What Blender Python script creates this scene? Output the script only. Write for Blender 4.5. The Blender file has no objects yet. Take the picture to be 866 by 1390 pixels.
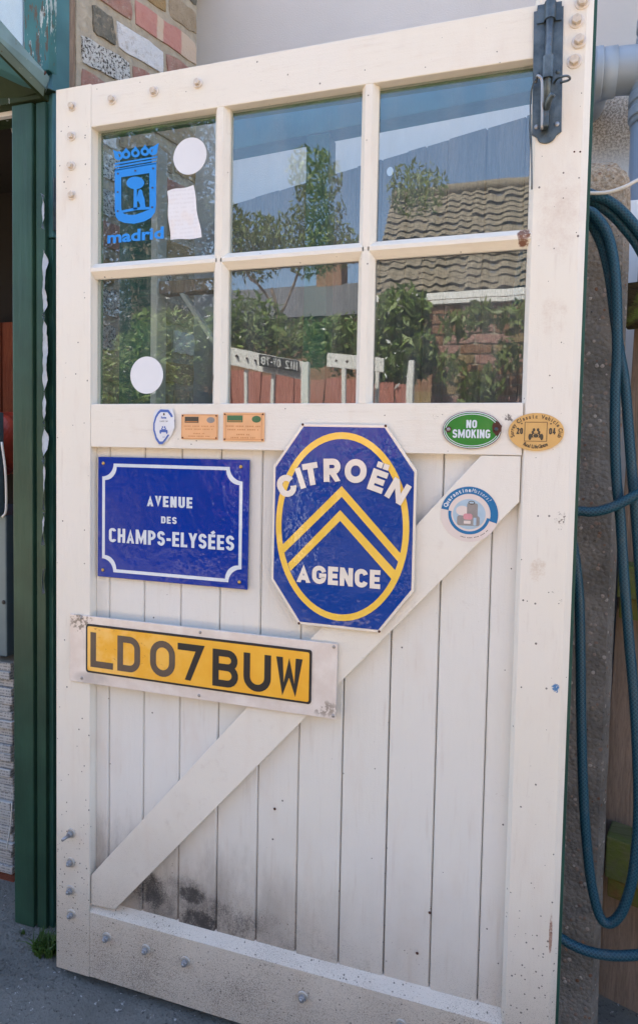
import bpy, bmesh, math, random
from mathutils import Vector, Matrix
R = math.radians
random.seed(7)
S = bpy.context.scene
COL = S.collection

# ------------------------------------------------------------------ camera
CAM = Vector((0.982664, -1.180235, 1.208361))
AX = Matrix(((0.953862, 0.032385, -0.298494), (0.299642, -0.03966, 0.953227), (0.019032, -0.998688, -0.047534)))
cam = bpy.data.cameras.new('camera'); co = bpy.data.objects.new('camera', cam); COL.objects.link(co)
right, down, fwd = AX.col[0], AX.col[1], AX.col[2]
mw = Matrix((right, -down, -fwd)).transposed().to_4x4(); mw.translation = CAM
co.matrix_world = mw
cam.sensor_fit = 'VERTICAL'; cam.sensor_height = 36; cam.lens = 866 * 36 / 1390
cam.shift_y = -45 / 1390; cam.clip_start = 0.02; cam.clip_end = 500
S.camera = co
# ------------------------------------------------------------------ world, sun, exposure
SUN_EL, SUN_ROT = 56, -22
w = bpy.data.worlds.new('World'); S.world = w; w.use_nodes = True
nt = w.node_tree; bg = nt.nodes['Background']
sky = nt.nodes.new('ShaderNodeTexSky'); sky.sky_type = 'NISHITA'; sky.sun_disc = False
sky.sun_elevation = R(SUN_EL); sky.sun_rotation = R(SUN_ROT); sky.dust_density = 2.0
nt.links.new(sky.outputs[0], bg.inputs[0]); bg.inputs[1].default_value = 0.11
sl = bpy.data.lights.new('sun', 'SUN'); sl.energy = 3.6; sl.angle = R(0.5); sl.color = (1, 0.94, 0.85)
so = bpy.data.objects.new('sun', sl); COL.objects.link(so)
sd = Vector((math.sin(R(SUN_ROT)) * math.cos(R(SUN_EL)), math.cos(R(SUN_ROT)) * math.cos(R(SUN_EL)), math.sin(R(SUN_EL))))
so.rotation_euler = sd.to_track_quat('Z', 'Y').to_euler(); so.location = (0, 0, 8)
S.view_settings.view_transform = 'Standard'; S.view_settings.look = 'None'
S.view_settings.exposure = 2.6; S.view_settings.gamma = 1
S.render.engine = 'CYCLES'
S.cycles.max_bounces = 10; S.cycles.transparent_max_bounces = 16; S.cycles.glossy_bounces = 5

# ------------------------------------------------------------------ measuring: a photo pixel laid on the plane Y = y (door plane is Y = 0)
def ray(px, py):
    return AX @ Vector((px - 433, py - 650, 866))
def W(px, py, y=0.0):
    v = ray(px, py); return CAM + v * ((y - CAM.y) / v.y)
def W2(px, py, y=0.0):
    p = W(px, py, y); return (p.x, p.z)
def M(px, py, d):                       # the place that the panes mirror at this pixel, d metres in front of the door
    p = W(px, py, d); return Vector((p.x, -p.y, p.z))

# ------------------------------------------------------------------ node helpers
class NT:
    def __init__(s, name):
        s.m = bpy.data.materials.new(name); s.m.use_nodes = True; s.t = s.m.node_tree; s.t.nodes.clear()
        s.out = s.n('ShaderNodeOutputMaterial'); s.b = s.n('ShaderNodeBsdfPrincipled'); s.l(s.b.outputs[0], s.out.inputs[0])
        g = s.n('ShaderNodeNewGeometry'); s.pos = g.outputs['Position']; s.nor = g.outputs['Normal']
    def n(s, t, **k):
        x = s.t.nodes.new(t)
        for a, v in k.items(): setattr(x, a, v)
        return x
    def l(s, a, b): s.t.links.new(a, b)
    def put(s, sock, v):
        if isinstance(v, bpy.types.NodeSocket): s.l(v, sock)
        else: sock.default_value = v
    def math(s, op, a, b=0.0, clamp=False):
        x = s.n('ShaderNodeMath', operation=op, use_clamp=clamp); s.put(x.inputs[0], a); s.put(x.inputs[1], b); return x.outputs[0]
    def noise(s, scale, detail=4, rough=.55, vec=None, stretch=None, dist=0):
        x = s.n('ShaderNodeTexNoise'); x.inputs['Scale'].default_value = scale; x.inputs['Detail'].default_value = detail
        x.inputs['Roughness'].default_value = rough; x.inputs['Distortion'].default_value = dist
        v = vec or s.pos
        if stretch:
            mp = s.n('ShaderNodeMapping'); mp.inputs['Scale'].default_value = stretch; s.l(v, mp.inputs[0]); v = mp.outputs[0]
        s.l(v, x.inputs['Vector']); return x.outputs['Fac']
    def vor(s, scale, feature='F1', out='Distance', stretch=None, rnd=1.0):
        x = s.n('ShaderNodeTexVoronoi', feature=feature); x.inputs['Scale'].default_value = scale; x.inputs['Randomness'].default_value = rnd
        v = s.pos
        if stretch:
            mp = s.n('ShaderNodeMapping'); mp.inputs['Scale'].default_value = stretch; s.l(v, mp.inputs[0]); v = mp.outputs[0]
        s.l(v, x.inputs['Vector']); return x.outputs[out]
    def ramp(s, f, a, b):               # smooth 0..1 between a and b
        x = s.n('ShaderNodeMapRange', interpolation_type='SMOOTHSTEP'); s.put(x.inputs[0], f)
        if a < b: x.inputs[1].default_value, x.inputs[2].default_value = a, b
        else: x.inputs[1].default_value, x.inputs[2].default_value = b, a; x.inputs[3].default_value, x.inputs[4].default_value = 1, 0
        return x.outputs[0]
    def mix(s, f, a, b):
        x = s.n('ShaderNodeMix', data_type='RGBA'); s.put(x.inputs[0], f)
        for i, v in ((6, a), (7, b)):
            if isinstance(v, tuple): x.inputs[i].default_value = v + (1,) if len(v) == 3 else v
            else: s.l(v, x.inputs[i])
        return x.outputs[2]
    def xyz(s, v=None):
        x = s.n('ShaderNodeSeparateXYZ'); s.l(v or s.pos, x.inputs[0]); return x.outputs
    def blob(s, x0, z0, rx, rz):        # a stain of its own shape round a point of the door plane
        o = s.xyz(); a = s.math('DIVIDE', s.math('SUBTRACT', o[0], x0), rx); b = s.math('DIVIDE', s.math('SUBTRACT', o[2], z0), rz)
        return s.ramp(s.math('ADD', s.math('MULTIPLY', a, a), s.math('MULTIPLY', b, b)), 1.0, 0.1)
    def bump(s, h, dist=.001, strength=1.0):
        x = s.n('ShaderNodeBump'); x.inputs['Distance'].default_value = dist; x.inputs['Strength'].default_value = strength
        s.l(h, x.inputs['Height']); s.l(x.outputs[0], s.b.inputs['Normal'])
    def done(s, col, rough=.6, metal=0.0, spec=.5):
        s.put(s.b.inputs['Base Color'], col + (1,) if isinstance(col, tuple) else col)
        s.put(s.b.inputs['Roughness'], rough); s.put(s.b.inputs['Metallic'], metal); s.b.inputs['Specular IOR Level'].default_value = spec
        return s.m

def plain(name, col, rough=.6, metal=0.0, var=.12, scale=30, bump=.0004, spec=.5, stretch=None):
    t = NT(name); f = t.noise(scale, 5, stretch=stretch)
    c = t.mix(f, tuple(x * (1 - var) for x in col), tuple(min(1, x * (1 + var)) for x in col))
    if bump: t.bump(f, bump)
    return t.done(c, rough, metal, spec)

def white_paint(name, stretch=(1, 1, .12), base=(.72, .675, .585), soot=False):
    t = NT(name); o = t.xyz(); z = o[2]
    big = t.noise(2.2, 3); mid = t.noise(14, 5, .6, stretch=(1, 1, .35)); grain = t.noise(90, 5, .6, stretch=stretch); fine = t.noise(420, 4)
    c = t.mix(t.ramp(big, .3, .7), base, tuple(x * y for x, y in zip(base, (1.0, 1.01, 1.05))))
    c = t.mix(t.math('MULTIPLY', t.ramp(mid, .5, .8), .34), c, (.6, .49, .4))
    c = t.mix(t.math('MULTIPLY', t.ramp(grain, .55, .78), .3), c, (.5, .42, .35))
    # dust thrown up from the ground: denser towards the bottom
    low = t.ramp(t.math('ADD', z, t.math('MULTIPLY', t.math('SUBTRACT', t.noise(5, 4), .5), .3)), .50, .02)
    c = t.mix(t.math('MULTIPLY', low, .62), c, (.33, .275, .225))
    sp = t.noise(620, 4, .75)
    th = t.math('SUBTRACT', .735, t.math('MULTIPLY', low, t.math('ADD', .10, t.math('MULTIPLY', t.noise(7, 3), .18))))
    spk = t.math('GREATER_THAN', sp, th)
    c = t.mix(t.math('MULTIPLY', spk, .72), c, (.07, .06, .055))
    # separate pin holes and specks
    v = t.vor(46); vs = t.vor(46, out='Color'); r = t.math('MULTIPLY', t.xyz(vs)[0], .10)
    pin = t.math('LESS_THAN', v, t.math('MULTIPLY', t.math('GREATER_THAN', t.xyz(vs)[1], .955), r))
    c = t.mix(t.math('MULTIPLY', pin, .85), c, (.06, .045, .04))
    v2 = t.vor(170); x2 = t.xyz(t.vor(170, out='Color'))
    grit = t.math('LESS_THAN', v2, t.math('MULTIPLY', t.math('GREATER_THAN', x2[1], t.math('SUBTRACT', .988, t.math('MULTIPLY', low, .42))), t.math('MULTIPLY', x2[0], .33)))
    c = t.mix(t.math('MULTIPLY', grit, .8), c, (.05, .045, .045))
    # hairline scratches
    sc = t.noise(26, 2, .5, stretch=(1, 1, 3), dist=.6)
    hair = t.ramp(t.math('ABSOLUTE', t.math('SUBTRACT', sc, .5)), .0022, .0)
    c = t.mix(t.math('MULTIPLY', t.math('MULTIPLY', hair, t.ramp(t.noise(3, 2), .5, .62)), .4), c, (.3, .24, .2))
    # flaked edges, rust and scuffs with a place of their own
    wob = t.math('ADD', t.math('MULTIPLY', t.noise(38, 6, .68), .62), t.math('MULTIPLY', t.noise(260, 4, .75), .38))
    def stain(x, zz, rx, rz, lo, hi, col, k):
        nonlocal c
        m = t.ramp(t.math('ADD', wob, t.math('MULTIPLY', t.math('SUBTRACT', t.blob(x, zz, rx * 1.25, rz * 1.25), 1), .42)), lo, hi); c = t.mix(t.math('MULTIPLY', m, k), c, col)
    stain(1.035, 1.62, .05, .1, .35, .75, (.42, .26, .2), .38)
    stain(1.032, 1.44, .03, .06, .4, .7, (.42, .27, .2), .3)
    stain(1.052, 1.095, .018, .032, .52, .58, (.1, .075, .05), .9)
    stain(1.05, .955, .02, .03, .54, .6, (.1, .075, .05), .9)
    stain(1.056, .795, .010, .012, .47, .53, (.03, .16, .36), .95)
    stain(1.02, 1.0, .02, .03, .42, .62, (.45, .3, .18), .4)
    stain(1.063, .35, .004, .045, .36, .5, (.22, .09, .05), .8)
    stain(.978, 1.585, .014, .022, .35, .5, (.16, .06, .03), .95)
    stain(.965, 1.27, .02, .015, .5, .56, (.12, .1, .09), .9)
    stain(.83, 1.27, .02, .012, .53, .58, (.16, .13, .11), .8)
    stain(.06, .83, .02, .015, .5, .55, (.1, .08, .07), .9)
    stain(.372, 1.35, .012, .012, .4, .5, (.1, .05, .03), .9)
    if soot:                            # soot on the lower boards
        gb = t.ramp(t.math('ADD', z, t.math('MULTIPLY', t.math('SUBTRACT', t.noise(9, 7, .7, stretch=(1.6, 1, .5)), .5), .42)), .38, .17)
        c = t.mix(t.math('MULTIPLY', gb, t.math('MULTIPLY', t.ramp(o[0], .85, .3), .75)), c, (.22, .185, .155))
        w2 = t.math('ADD', t.math('MULTIPLY', t.noise(15, 8, .74, stretch=(1.3, 1, .9)), .62), t.math('MULTIPLY', t.noise(330, 4, .75), .38))
        for x, zz, rx, rz, lo, hi, k in ((.238, .222, .06, .05, .38, .60, .9), (.335, .235, .045, .022, .36, .56, .85), (.355, .182, .07, .03, .34, .54, .92), (.43, .19, .09, .07, .40, .66, .85), (.30, .21, .16, .08, .38, .68, .8), (.52, .19, .20, .08, .42, .72, .7), (.8, .15, .3, .08, .48, .74, .4)):
            m = t.ramp(t.math('ADD', w2, t.math('MULTIPLY', t.math('SUBTRACT', t.blob(x, zz, rx * 1.3, rz * 1.3), 1), .5)), lo, hi); c = t.mix(t.math('MULTIPLY', m, k), c, (.04, .037, .037))
    t.bump(t.math('ADD', t.math('MULTIPLY', grain, .7), t.math('MULTIPLY', fine, .35)), .0011)
    return t.done(c, t.math('ADD', .42, t.math('MULTIPLY', mid, .2)), 0, .35)

def green_paint(name, col=(.024, .062, .041), flake=.0, rough=.35):
    t = NT(name); g = t.noise(50, 5, .6, stretch=(1, 1, .12)); n = t.noise(7, 4)
    c = t.mix(t.ramp(n, .3, .7), tuple(x * .82 for x in col), tuple(x * 1.2 for x in col))
    d = t.math('GREATER_THAN', t.noise(120, 3, .7, stretch=(1, 1, .4)), .76)
    c = t.mix(t.math('MULTIPLY', d, .7), c, (.4, .42, .38))
    if flake:
        f = t.math('GREATER_THAN', t.noise(34, 5, .7, stretch=(1, 1, .16)), flake)
        c = t.mix(f, c, (.38, .44, .43)); 
        f2 = t.math('GREATER_THAN', t.noise(60, 5, .7, stretch=(1.3, 1, .2)), flake + .05); c = t.mix(f2, c, (.1, .07, .045))
    c = t.mix(t.math('MULTIPLY', t.ramp(t.noise(16, 6, .7, stretch=(1, 1, .5)), .52, .75), .4), c, tuple(x * .5 + .012 for x in col))
    t.bump(g, .0012)
    return t.done(c, rough, 0, .25)

def wood(name, a, b, rough=.8, ax=(14, 14, 1.2), moss=0):
    t = NT(name); n = t.noise(7, 6, .6, stretch=ax, dist=1.2); fi = t.noise(60, 4, .6, stretch=ax)
    c = t.mix(t.ramp(n, .3, .7), a, b)
    c = t.mix(t.math('MULTIPLY', t.ramp(fi, .5, .75), .5), c, tuple(x * .45 for x in a))
    if moss:
        c = t.mix(t.math('MULTIPLY', t.ramp(t.noise(18, 5, .65), .52 - moss * .3, .66), .9), c, (.12, .16, .03))
    t.bump(t.math('ADD', n, fi), .0025)
    return t.done(c, rough, 0, .2)

def enamel(name, col, rough=.08, coat=.6, spec=.6):
    t = NT(name); n = t.noise(9, 3); h = t.noise(34, 2)
    c = t.mix(n, tuple(x * .88 for x in col), tuple(min(1, x * 1.12) for x in col))
    sc = t.math('GREATER_THAN', t.noise(240, 3, .8), .83)
    c = t.mix(t.math('MULTIPLY', sc, .5), c, (.3, .25, .2))
    t.bump(h, .0011)
    t.b.inputs['Coat Weight'].default_value = coat; t.b.inputs['Coat Roughness'].default_value = .05
    return t.done(c, t.math('ADD', rough, t.math('MULTIPLY', t.ramp(t.noise(12, 4), .4, .7), .14)), 0, spec)

MAT = {}
MAT['white'] = white_paint('white_paint_vertical')
MAT['whiteh'] = white_paint('white_paint_horizontal', (.12, 1, 1))
MAT['board'] = white_paint('white_paint_boards', (1, 1, .08), (.69, .668, .61), True)
MAT['back'] = green_paint('green_paint_back', (.05, .14, .05))
MAT['green'] = green_paint('green_paint_jamb')
MAT['teal'] = green_paint('teal_paint_groove', (.004, .045, .05))
MAT['bluegreen'] = green_paint('blue_green_paint', (.055, .15, .17), 0, .4)
MAT['palegreen'] = green_paint('weathered_grey_green_paint', (.17, .26, .27), .62, .5)
MAT['peel'] = green_paint('peeling_teal_paint', (.045, .15, .15), .52, .55)
MAT['darkgreen'] = green_paint('dark_green_wood', (.02, .035, .015), .66, .7)
MAT['frame'] = green_paint('frame_green_paint', (.022, .075, .06), 0, .45)
MAT['framepale'] = plain('pale_edge_paint', (.42, .43, .4), .6)
MAT['paleflake'] = plain('flaking_pale_paint', (.34, .37, .42), .5, var=.45, scale=60)
MAT['oldwood'] = wood('old_trim_wood', (.22, .16, .12), (.33, .25, .19))
MAT['fence'] = wood('fence_board_wood', (.2, .155, .125), (.30, .235, .19))
MAT['fence2'] = wood('grey_fence_board_wood', (.16, .15, .14), (.24, .22, .2))
MAT['fence3'] = wood('dark_fence_board_wood', (.085, .08, .075), (.13, .12, .11))  # darker copy of the fence wood, so reflections show over boards behind the panes
MAT['rail'] = wood('mossy_rail_wood', (.15, .075, .03), (.23, .12, .05), ax=(1.2, 14, 14), moss=1)
MAT['railtop'] = wood('moss_covered_rail_face', (.11, .12, .05), (.17, .17, .09), ax=(1.2, 14, 14), moss=.5)
MAT['darklog'] = wood('dark_old_timber', (.03, .022, .012), (.06, .045, .02), ax=(1.2, 9, 9), moss=.3)
MAT['redwood'] = wood('red_brown_timber', (.14, .035, .018), (.2, .06, .03))
MAT['steel'] = plain('zinc_steel', (.33, .33, .34), .42, .85, .3, 120)
MAT['brass'] = plain('brass_screw_metal', (.5, .33, .12), .35, .9, .3, 200)
MAT['black'] = plain('black_ink', (.018, .016, .016), .6, 0, .2, 60, 0)
MAT['faded'] = plain('faded_black_ink', (.075, .055, .045), .3, 0, .3, 60, 0)
MAT['letterwhite'] = enamel('white_enamel', (.62, .68, .74))
MAT['creamletter'] = enamel('cream_enamel', (.72, .66, .58))
MAT['blue'] = enamel('blue_enamel', (.001, .030, .28), .02, .0, .5)
MAT['blue2'] = enamel('navy_blue_enamel', (.005, .046, .26), .03, .0, .5)
MAT['yellow'] = enamel('yellow_enamel', (.82, .52, .07))
MAT['signgreen'] = enamel('green_enamel', (.03, .2, .035))
MAT['plaque'] = plain('orange_card', (.72, .40, .2), .4, 0, .12, 40, .0003)
MAT['plaqueprint'] = plain('brown_print', (.5, .2, .06), .5, 0, .1, 40, 0)
MAT['plaquedark'] = plain('dark_print', (.06, .05, .035), .5, 0, .2, 40, 0)
MAT['plaquegreen'] = plain('green_print', (.05, .14, .06), .5, 0, .2, 40, 0)
def t_paper():
    t = NT('white_paper'); o = t.xyz(); ln = t.math('FRACT', t.math('MULTIPLY', o[2], 115)); n = t.noise(230, 2, .5, stretch=(1, 1, .3))
    f = t.math('MULTIPLY', t.math('MULTIPLY', t.math('GREATER_THAN', ln, .55), t.ramp(n, .44, .5)), .14); c = t.mix(f, (.70, .70, .73), (.4, .38, .4))
    c = t.mix(t.math('MULTIPLY', t.ramp(t.noise(30, 4), .5, .7), .25), c, (.72, .6, .5)); return t.done(c, .7, 0, .3)
MAT['paper'] = t_paper()
MAT['disc'] = plain('white_disc_vinyl', (.66, .67, .7), .5, 0, .05, 20, 0)
MAT['vinylblue'] = plain('bright_blue_vinyl', (.01, .22, .68), .45, 0, .06, 20, 0)
MAT['stickerblue'] = plain('sticker_blue', (.005, .14, .33), .35, 0, .06, 20, 0)
MAT['stickerpale'] = plain('sticker_pale_pink', (.66, .575, .53), .45, 0, .05, 20, 0)
MAT['stickersky'] = plain('sticker_pale_blue', (.36, .48, .58), .45, 0, .15, 60, 0)
MAT['stickergrey'] = plain('sticker_grey', (.26, .24, .23), .45, 0, .3, 90, 0)
MAT['stickerpink'] = plain('sticker_rose', (.55, .25, .28), .45, 0, .2, 90, 0)
MAT['shieldblue'] = plain('shield_blue', (.06, .13, .42), .35, 0, .06, 20, 0)
MAT['rust'] = plain('rust', (.07, .025, .015), .85, 0, .5, 90, .001)
MAT['bag'] = plain('red_bag_fabric', (.5, .06, .03), .5, 0, .4, 25, .004)
MAT['cabinet'] = plain('blue_grey_metal', (.09, .14, .18), .35, .4, .15, 20)
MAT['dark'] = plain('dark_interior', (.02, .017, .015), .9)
MAT['pvc'] = plain('grey_plastic_pipe', (.26, .315, .375), .38, 0, .08, 12, .0002)
MAT['cord'] = plain('white_cord_plastic', (.6, .6, .58), .5)
MAT['gapwhite'] = plain('bright_gap_white', (.85, .85, .84), .5, 0, .02)
MAT['mortar'] = plain('old_mortar', (.36, .32, .25), .95, 0, .35, 45, .009)

def t_plate_yellow():
    t = NT('retroreflective_yellow'); n = t.noise(16, 4, .6); sm = t.noise(45, 5, .7, stretch=(1, 1, 2.2))
    o = t.xyz(); left = t.ramp(o[0], .40, .12)
    c = t.mix(t.ramp(n, .35, .7), (.78, .38, .018), (.82, .44, .035))
    c = t.mix(t.math('MULTIPLY', t.math('MULTIPLY', left, t.ramp(n, .42, .6)), .45), c, (.86, .56, .2))
    c = t.mix(t.math('MULTIPLY', t.math('MULTIPLY', left, t.ramp(sm, .62, .7)), .8), c, (.42, .17, .012))
    return t.done(c, .3, 0, .5)
MAT['plateyellow'] = t_plate_yellow()
def t_alu():
    t = NT('scuffed_white_aluminium'); n = t.noise(18, 5, .65); s = t.noise(200, 3)
    c = t.mix(t.ramp(n, .35, .75), (.62, .57, .54), (.72, .69, .67)); o = t.xyz()
    c = t.mix(t.math('MULTIPLY', t.math('MULTIPLY', t.blob(.07, .815, .04, .03), t.ramp(t.noise(150, 4), .5, .56)), .8), c, (.15, .13, .11))
    c = t.mix(t.math('MULTIPLY', t.math('MULTIPLY', t.blob(.635, .70, .035, .02), t.ramp(t.noise(120, 4), .5, .56)), .7), c, (.2, .17, .14))
    c = t.mix(t.math('MULTIPLY', t.math('MULTIPLY', t.blob(.1, .69, .06, .02), t.ramp(n, .3, .6)), .5), c, (.25, .24, .25))
    t.bump(s, .0003)
    return t.done(c, .38, .25, .5)
MAT['alu'] = t_alu()
def t_gold():
    t = NT('gold_badge_metal'); n = t.noise(30, 5); c = t.mix(n, (.56, .34, .12), (.68, .45, .18))
    return t.done(c, .42, .3, .5)
MAT['gold'] = t_gold()
def t_bolt_metal():
    t = NT('dark_blue_grey_steel'); n = t.noise(35, 5, .65); c = t.mix(t.ramp(n, .35, .7), (.055, .075, .088), (.12, .15, .165))
    c = t.mix(t.math('MULTIPLY', t.ramp(t.noise(70, 5, .7), .6, .7), .7), c, (.13, .07, .04)); t.bump(t.noise(150, 4), .0006)
    return t.done(c, .42, .55, .5)
MAT['boltsteel'] = t_bolt_metal()
def t_glass():
    t = NT('old_window_glass'); t.t.nodes.remove(t.b)
    n = t.noise(5, 2, .4, stretch=(1.6, 1, .5)); bp = t.n('ShaderNodeBump'); bp.inputs['Distance'].default_value = .0005; t.l(n, bp.inputs['Height'])
    ge = t.n('ShaderNodeNewGeometry'); dp = t.n('ShaderNodeVectorMath', operation='DOT_PRODUCT'); t.l(ge.outputs['Incoming'], dp.inputs[0]); t.l(bp.outputs[0], dp.inputs[1])
    fz_ = t.math('POWER', t.math('SUBTRACT', 1.0, t.math('ABSOLUTE', dp.outputs['Value']), True), 5.0)      # Schlick's curve
    fac = t.math('ADD', .095, t.math('MULTIPLY', fz_, .905), True)
    tr = t.n('ShaderNodeBsdfTransparent'); tr.inputs[0].default_value = (.93, .97, .96, 1)
    gl = t.n('ShaderNodeBsdfGlossy'); gl.inputs['Roughness'].default_value = 0.0; t.l(bp.outputs[0], gl.inputs['Normal'])
    mx = t.n('ShaderNodeMixShader'); t.l(fac, mx.inputs[0]); t.l(tr.outputs[0], mx.inputs[1]); t.l(gl.outputs[0], mx.inputs[2])
    # a film of dust on the old panes
    df = t.n('ShaderNodeBsdfDiffuse'); df.inputs[0].default_value = (.5, .5, .5, 1)
    m2 = t.n('ShaderNodeMixShader'); t.l(t.math('MULTIPLY', t.ramp(t.noise(6, 6, .65, stretch=(3, 1, .6)), .3, .8), .075), m2.inputs[0])
    t.l(mx.outputs[0], m2.inputs[1]); t.l(df.outputs[0], m2.inputs[2]); t.l(m2.outputs[0], t.out.inputs[0])
    return t.m
MAT['glass'] = t_glass()
def t_render():
    t = NT('grey_house_render'); n = t.noise(1.6, 5, .6); f = t.noise(260, 3)
    c = t.mix(t.ramp(n, .3, .7), (.60, .585, .565), (.66, .645, .625))
    o = t.xyz(); m = t.math('MULTIPLY', t.math('MULTIPLY', t.ramp(o[0], 1.02, 1.1), t.ramp(t.math('ADD', o[2], t.math('MULTIPLY', t.noise(9, 4), .12)), 2.30, 2.24)), t.ramp(o[2], 1.98, 2.1))
    gr = t.noise(160, 4, .7)
    c = t.mix(t.math('MULTIPLY', m, .8), c, t.mix(t.ramp(gr, .4, .6), (.2, .14, .085), (.62, .52, .4)))
    c = t.mix(t.math('MULTIPLY', t.ramp(t.noise(3, 5, .7, stretch=(1, 1, .3)), .6, .75), .25), c, (.3, .28, .26))
    t.bump(t.math('ADD', f, t.math('MULTIPLY', t.math('MULTIPLY', m, gr), 4)), .0012)
    return t.done(c, .9, 0, .2)
MAT['render'] = t_render()
def t_conc():
    t = NT('weathered_concrete'); n = t.noise(9, 6, .65); f = t.noise(140, 5, .7)
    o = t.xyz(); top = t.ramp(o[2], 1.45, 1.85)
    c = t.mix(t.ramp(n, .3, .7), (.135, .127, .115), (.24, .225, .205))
    c = t.mix(top, c, t.mix(t.ramp(f, .35, .65), (.26, .19, .12), (.52, .44, .34)))  # warm sunlit look of the post top put into the colour
    v = t.vor(120); vc = t.vor(120, out='Color'); x = t.xyz(vc)
    peb = t.math('LESS_THAN', v, t.math('MULTIPLY', t.math('GREATER_THAN', x[0], .6), t.math('MULTIPLY', x[1], .5)))
    c = t.mix(t.math('MULTIPLY', peb, .75), c, t.mix(x[2], (.17, .07, .03), (.46, .43, .4)))
    c = t.mix(t.ramp(f, .60, .7), c, (.04, .036, .032))
    t.bump(t.math('ADD', f, t.math('MULTIPLY', t.math('SUBTRACT', .4, v), .8)), .004)
    return t.done(c, .95, 0, .2)
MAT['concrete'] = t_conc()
def t_ground():
    t = NT('gritty_concrete_ground'); n = t.noise(3, 6, .65); f = t.noise(110, 5, .75)
    c = t.mix(t.ramp(n, .3, .7), (.13, .135, .13), (.25, .25, .235)); c = t.mix(t.ramp(f, .55, .7), c, (.05, .05, .05))
    c = t.mix(t.ramp(t.noise(70, 4), .66, .7), c, (.5, .5, .5))
    t.bump(t.math('ADD', n, f), .016)
    return t.done(c, .95, 0, .2)
MAT['ground'] = t_ground()
def t_pave():
    t = NT('buff_terrace_paving'); b = t.n('ShaderNodeTexBrick'); t.l(t.pos, b.inputs['Vector'])
    b.inputs['Scale'].default_value = 1; b.inputs['Brick Width'].default_value = .6; b.inputs['Row Height'].default_value = .45; b.inputs['Mortar Size'].default_value = .012
    b.inputs['Color1'].default_value = (.42, .32, .22, 1); b.inputs['Color2'].default_value = (.47, .36, .25, 1); b.inputs['Mortar'].default_value = (.2, .17, .13, 1)
    c = t.mix(t.math('MULTIPLY', t.ramp(t.noise(8, 6, .7), .45, .8), .4), b.outputs['Color'], (.22, .17, .12))
    return t.done(c, .9, 0, .2)
MAT['pave'] = t_pave()
def t_hose():
    t = NT('blue_braided_hose'); uv = t.n('ShaderNodeUVMap'); uv.uv_map = 'UVMap'; o = t.xyz(uv.outputs[0])
    def lines(sgn):
        a = t.math('FRACT', t.math('ADD', t.math('MULTIPLY', o[0], 8), t.math('MULTIPLY', o[1], sgn * 130)))
        return t.ramp(t.math('ABSOLUTE', t.math('SUBTRACT', a, .5)), .16, .08)
    m = t.math('MAXIMUM', lines(1), lines(-1))
    c = t.mix(t.noise(6, 3), (.002, .03, .055), (.003, .045, .082)); c = t.mix(t.math('MULTIPLY', m, .75), c, (.022, .10, .14))
    c = t.mix(t.math('MULTIPLY', t.ramp(t.noise(28, 6, .75), .52, .75), .28), c, (.16, .15, .13))
    t.bump(m, .0009, .8)
    return t.done(c, .38, 0, .4)
MAT['hose'] = t_hose()
def t_brick(name, a, b, speck=None, k=.5, sc=70):
    t = NT(name); n = t.noise(26, 7, .7); f = t.noise(160, 5, .7); c = t.mix(t.ramp(n, .3, .7), a, b)
    if speck: c = t.mix(t.ramp(t.noise(sc, 5, .75), k, k + .03), c, speck)
    c = t.mix(t.math('MULTIPLY', t.ramp(t.noise(45, 6, .75), .5, .68), .55), c, (.27, .22, .16)); t.bump(t.math('ADD', n, f), .009); return t.done(c, .92, 0, .2)
MAT['b_pink'] = t_brick('pink_red_brick', (.40, .20, .165), (.47, .30, .25), (.5, .42, .34), .60)
MAT['b_tan'] = t_brick('tan_stock_brick', (.36, .29, .2), (.44, .36, .26), (.2, .15, .1), .62)
MAT['b_yellow'] = t_brick('yellow_stock_brick', (.36, .25, .12), (.42, .3, .16))
MAT['b_grey'] = t_brick('burnt_grey_brick', (.13, .135, .115), (.27, .255, .21), (.33, .29, .22), .56)
MAT['b_white'] = t_brick('white_painted_brick', (.74, .76, .78), (.82, .83, .84), (.3, .15, .1), .73, 24)
MAT['b_speck'] = t_brick('speckled_painted_brick', (.62, .64, .62), (.7, .7, .68), (.055, .055, .05), .52, 140)
MAT['b_brown'] = t_brick('brown_garden_brick', (.26, .13, .075), (.34, .19, .11), (.14, .08, .05), .6)
MAT['b_olive'] = t_brick('olive_garden_brick', (.27, .19, .09), (.36, .26, .13), (.13, .11, .04), .6)
MAT['sky_gap'] = plain('sky_gap_blue', (.35, .42, .5), .05, .9, .05, 5, 0)  # bluish gloss that stands in for a patch of sky
MAT['tile'] = plain('clay_roof_tile', (.19, .155, .105), .8, 0, .45, 14, .006)
MAT['roofdark'] = plain('slate_roof', (.09, .09, .095), .7, 0, .3, 6, .002)
MAT['gatewhite'] = plain('white_gate_paint', (.75, .74, .7), .5, 0, .06, 9, 0)
MAT['planter'] = wood('rust_red_planks', (.40, .15, .11), (.5, .22, .17))
MAT['newsprint'] = None
def t_news():
    t = NT('newsprint'); o = t.xyz(); ln = t.math('FRACT', t.math('MULTIPLY', o[2], 120)); wd = t.noise(240, 2, .5, stretch=(1, 1, .3))
    f = t.math('MULTIPLY', t.math('GREATER_THAN', ln, .5), t.ramp(wd, .42, .5)); c = t.mix(t.math('MULTIPLY', f, .6), (.42, .42, .41), (.1, .1, .11))
    return t.done(c, .8, 0, .2)
MAT['newsprint'] = t_news()
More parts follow.
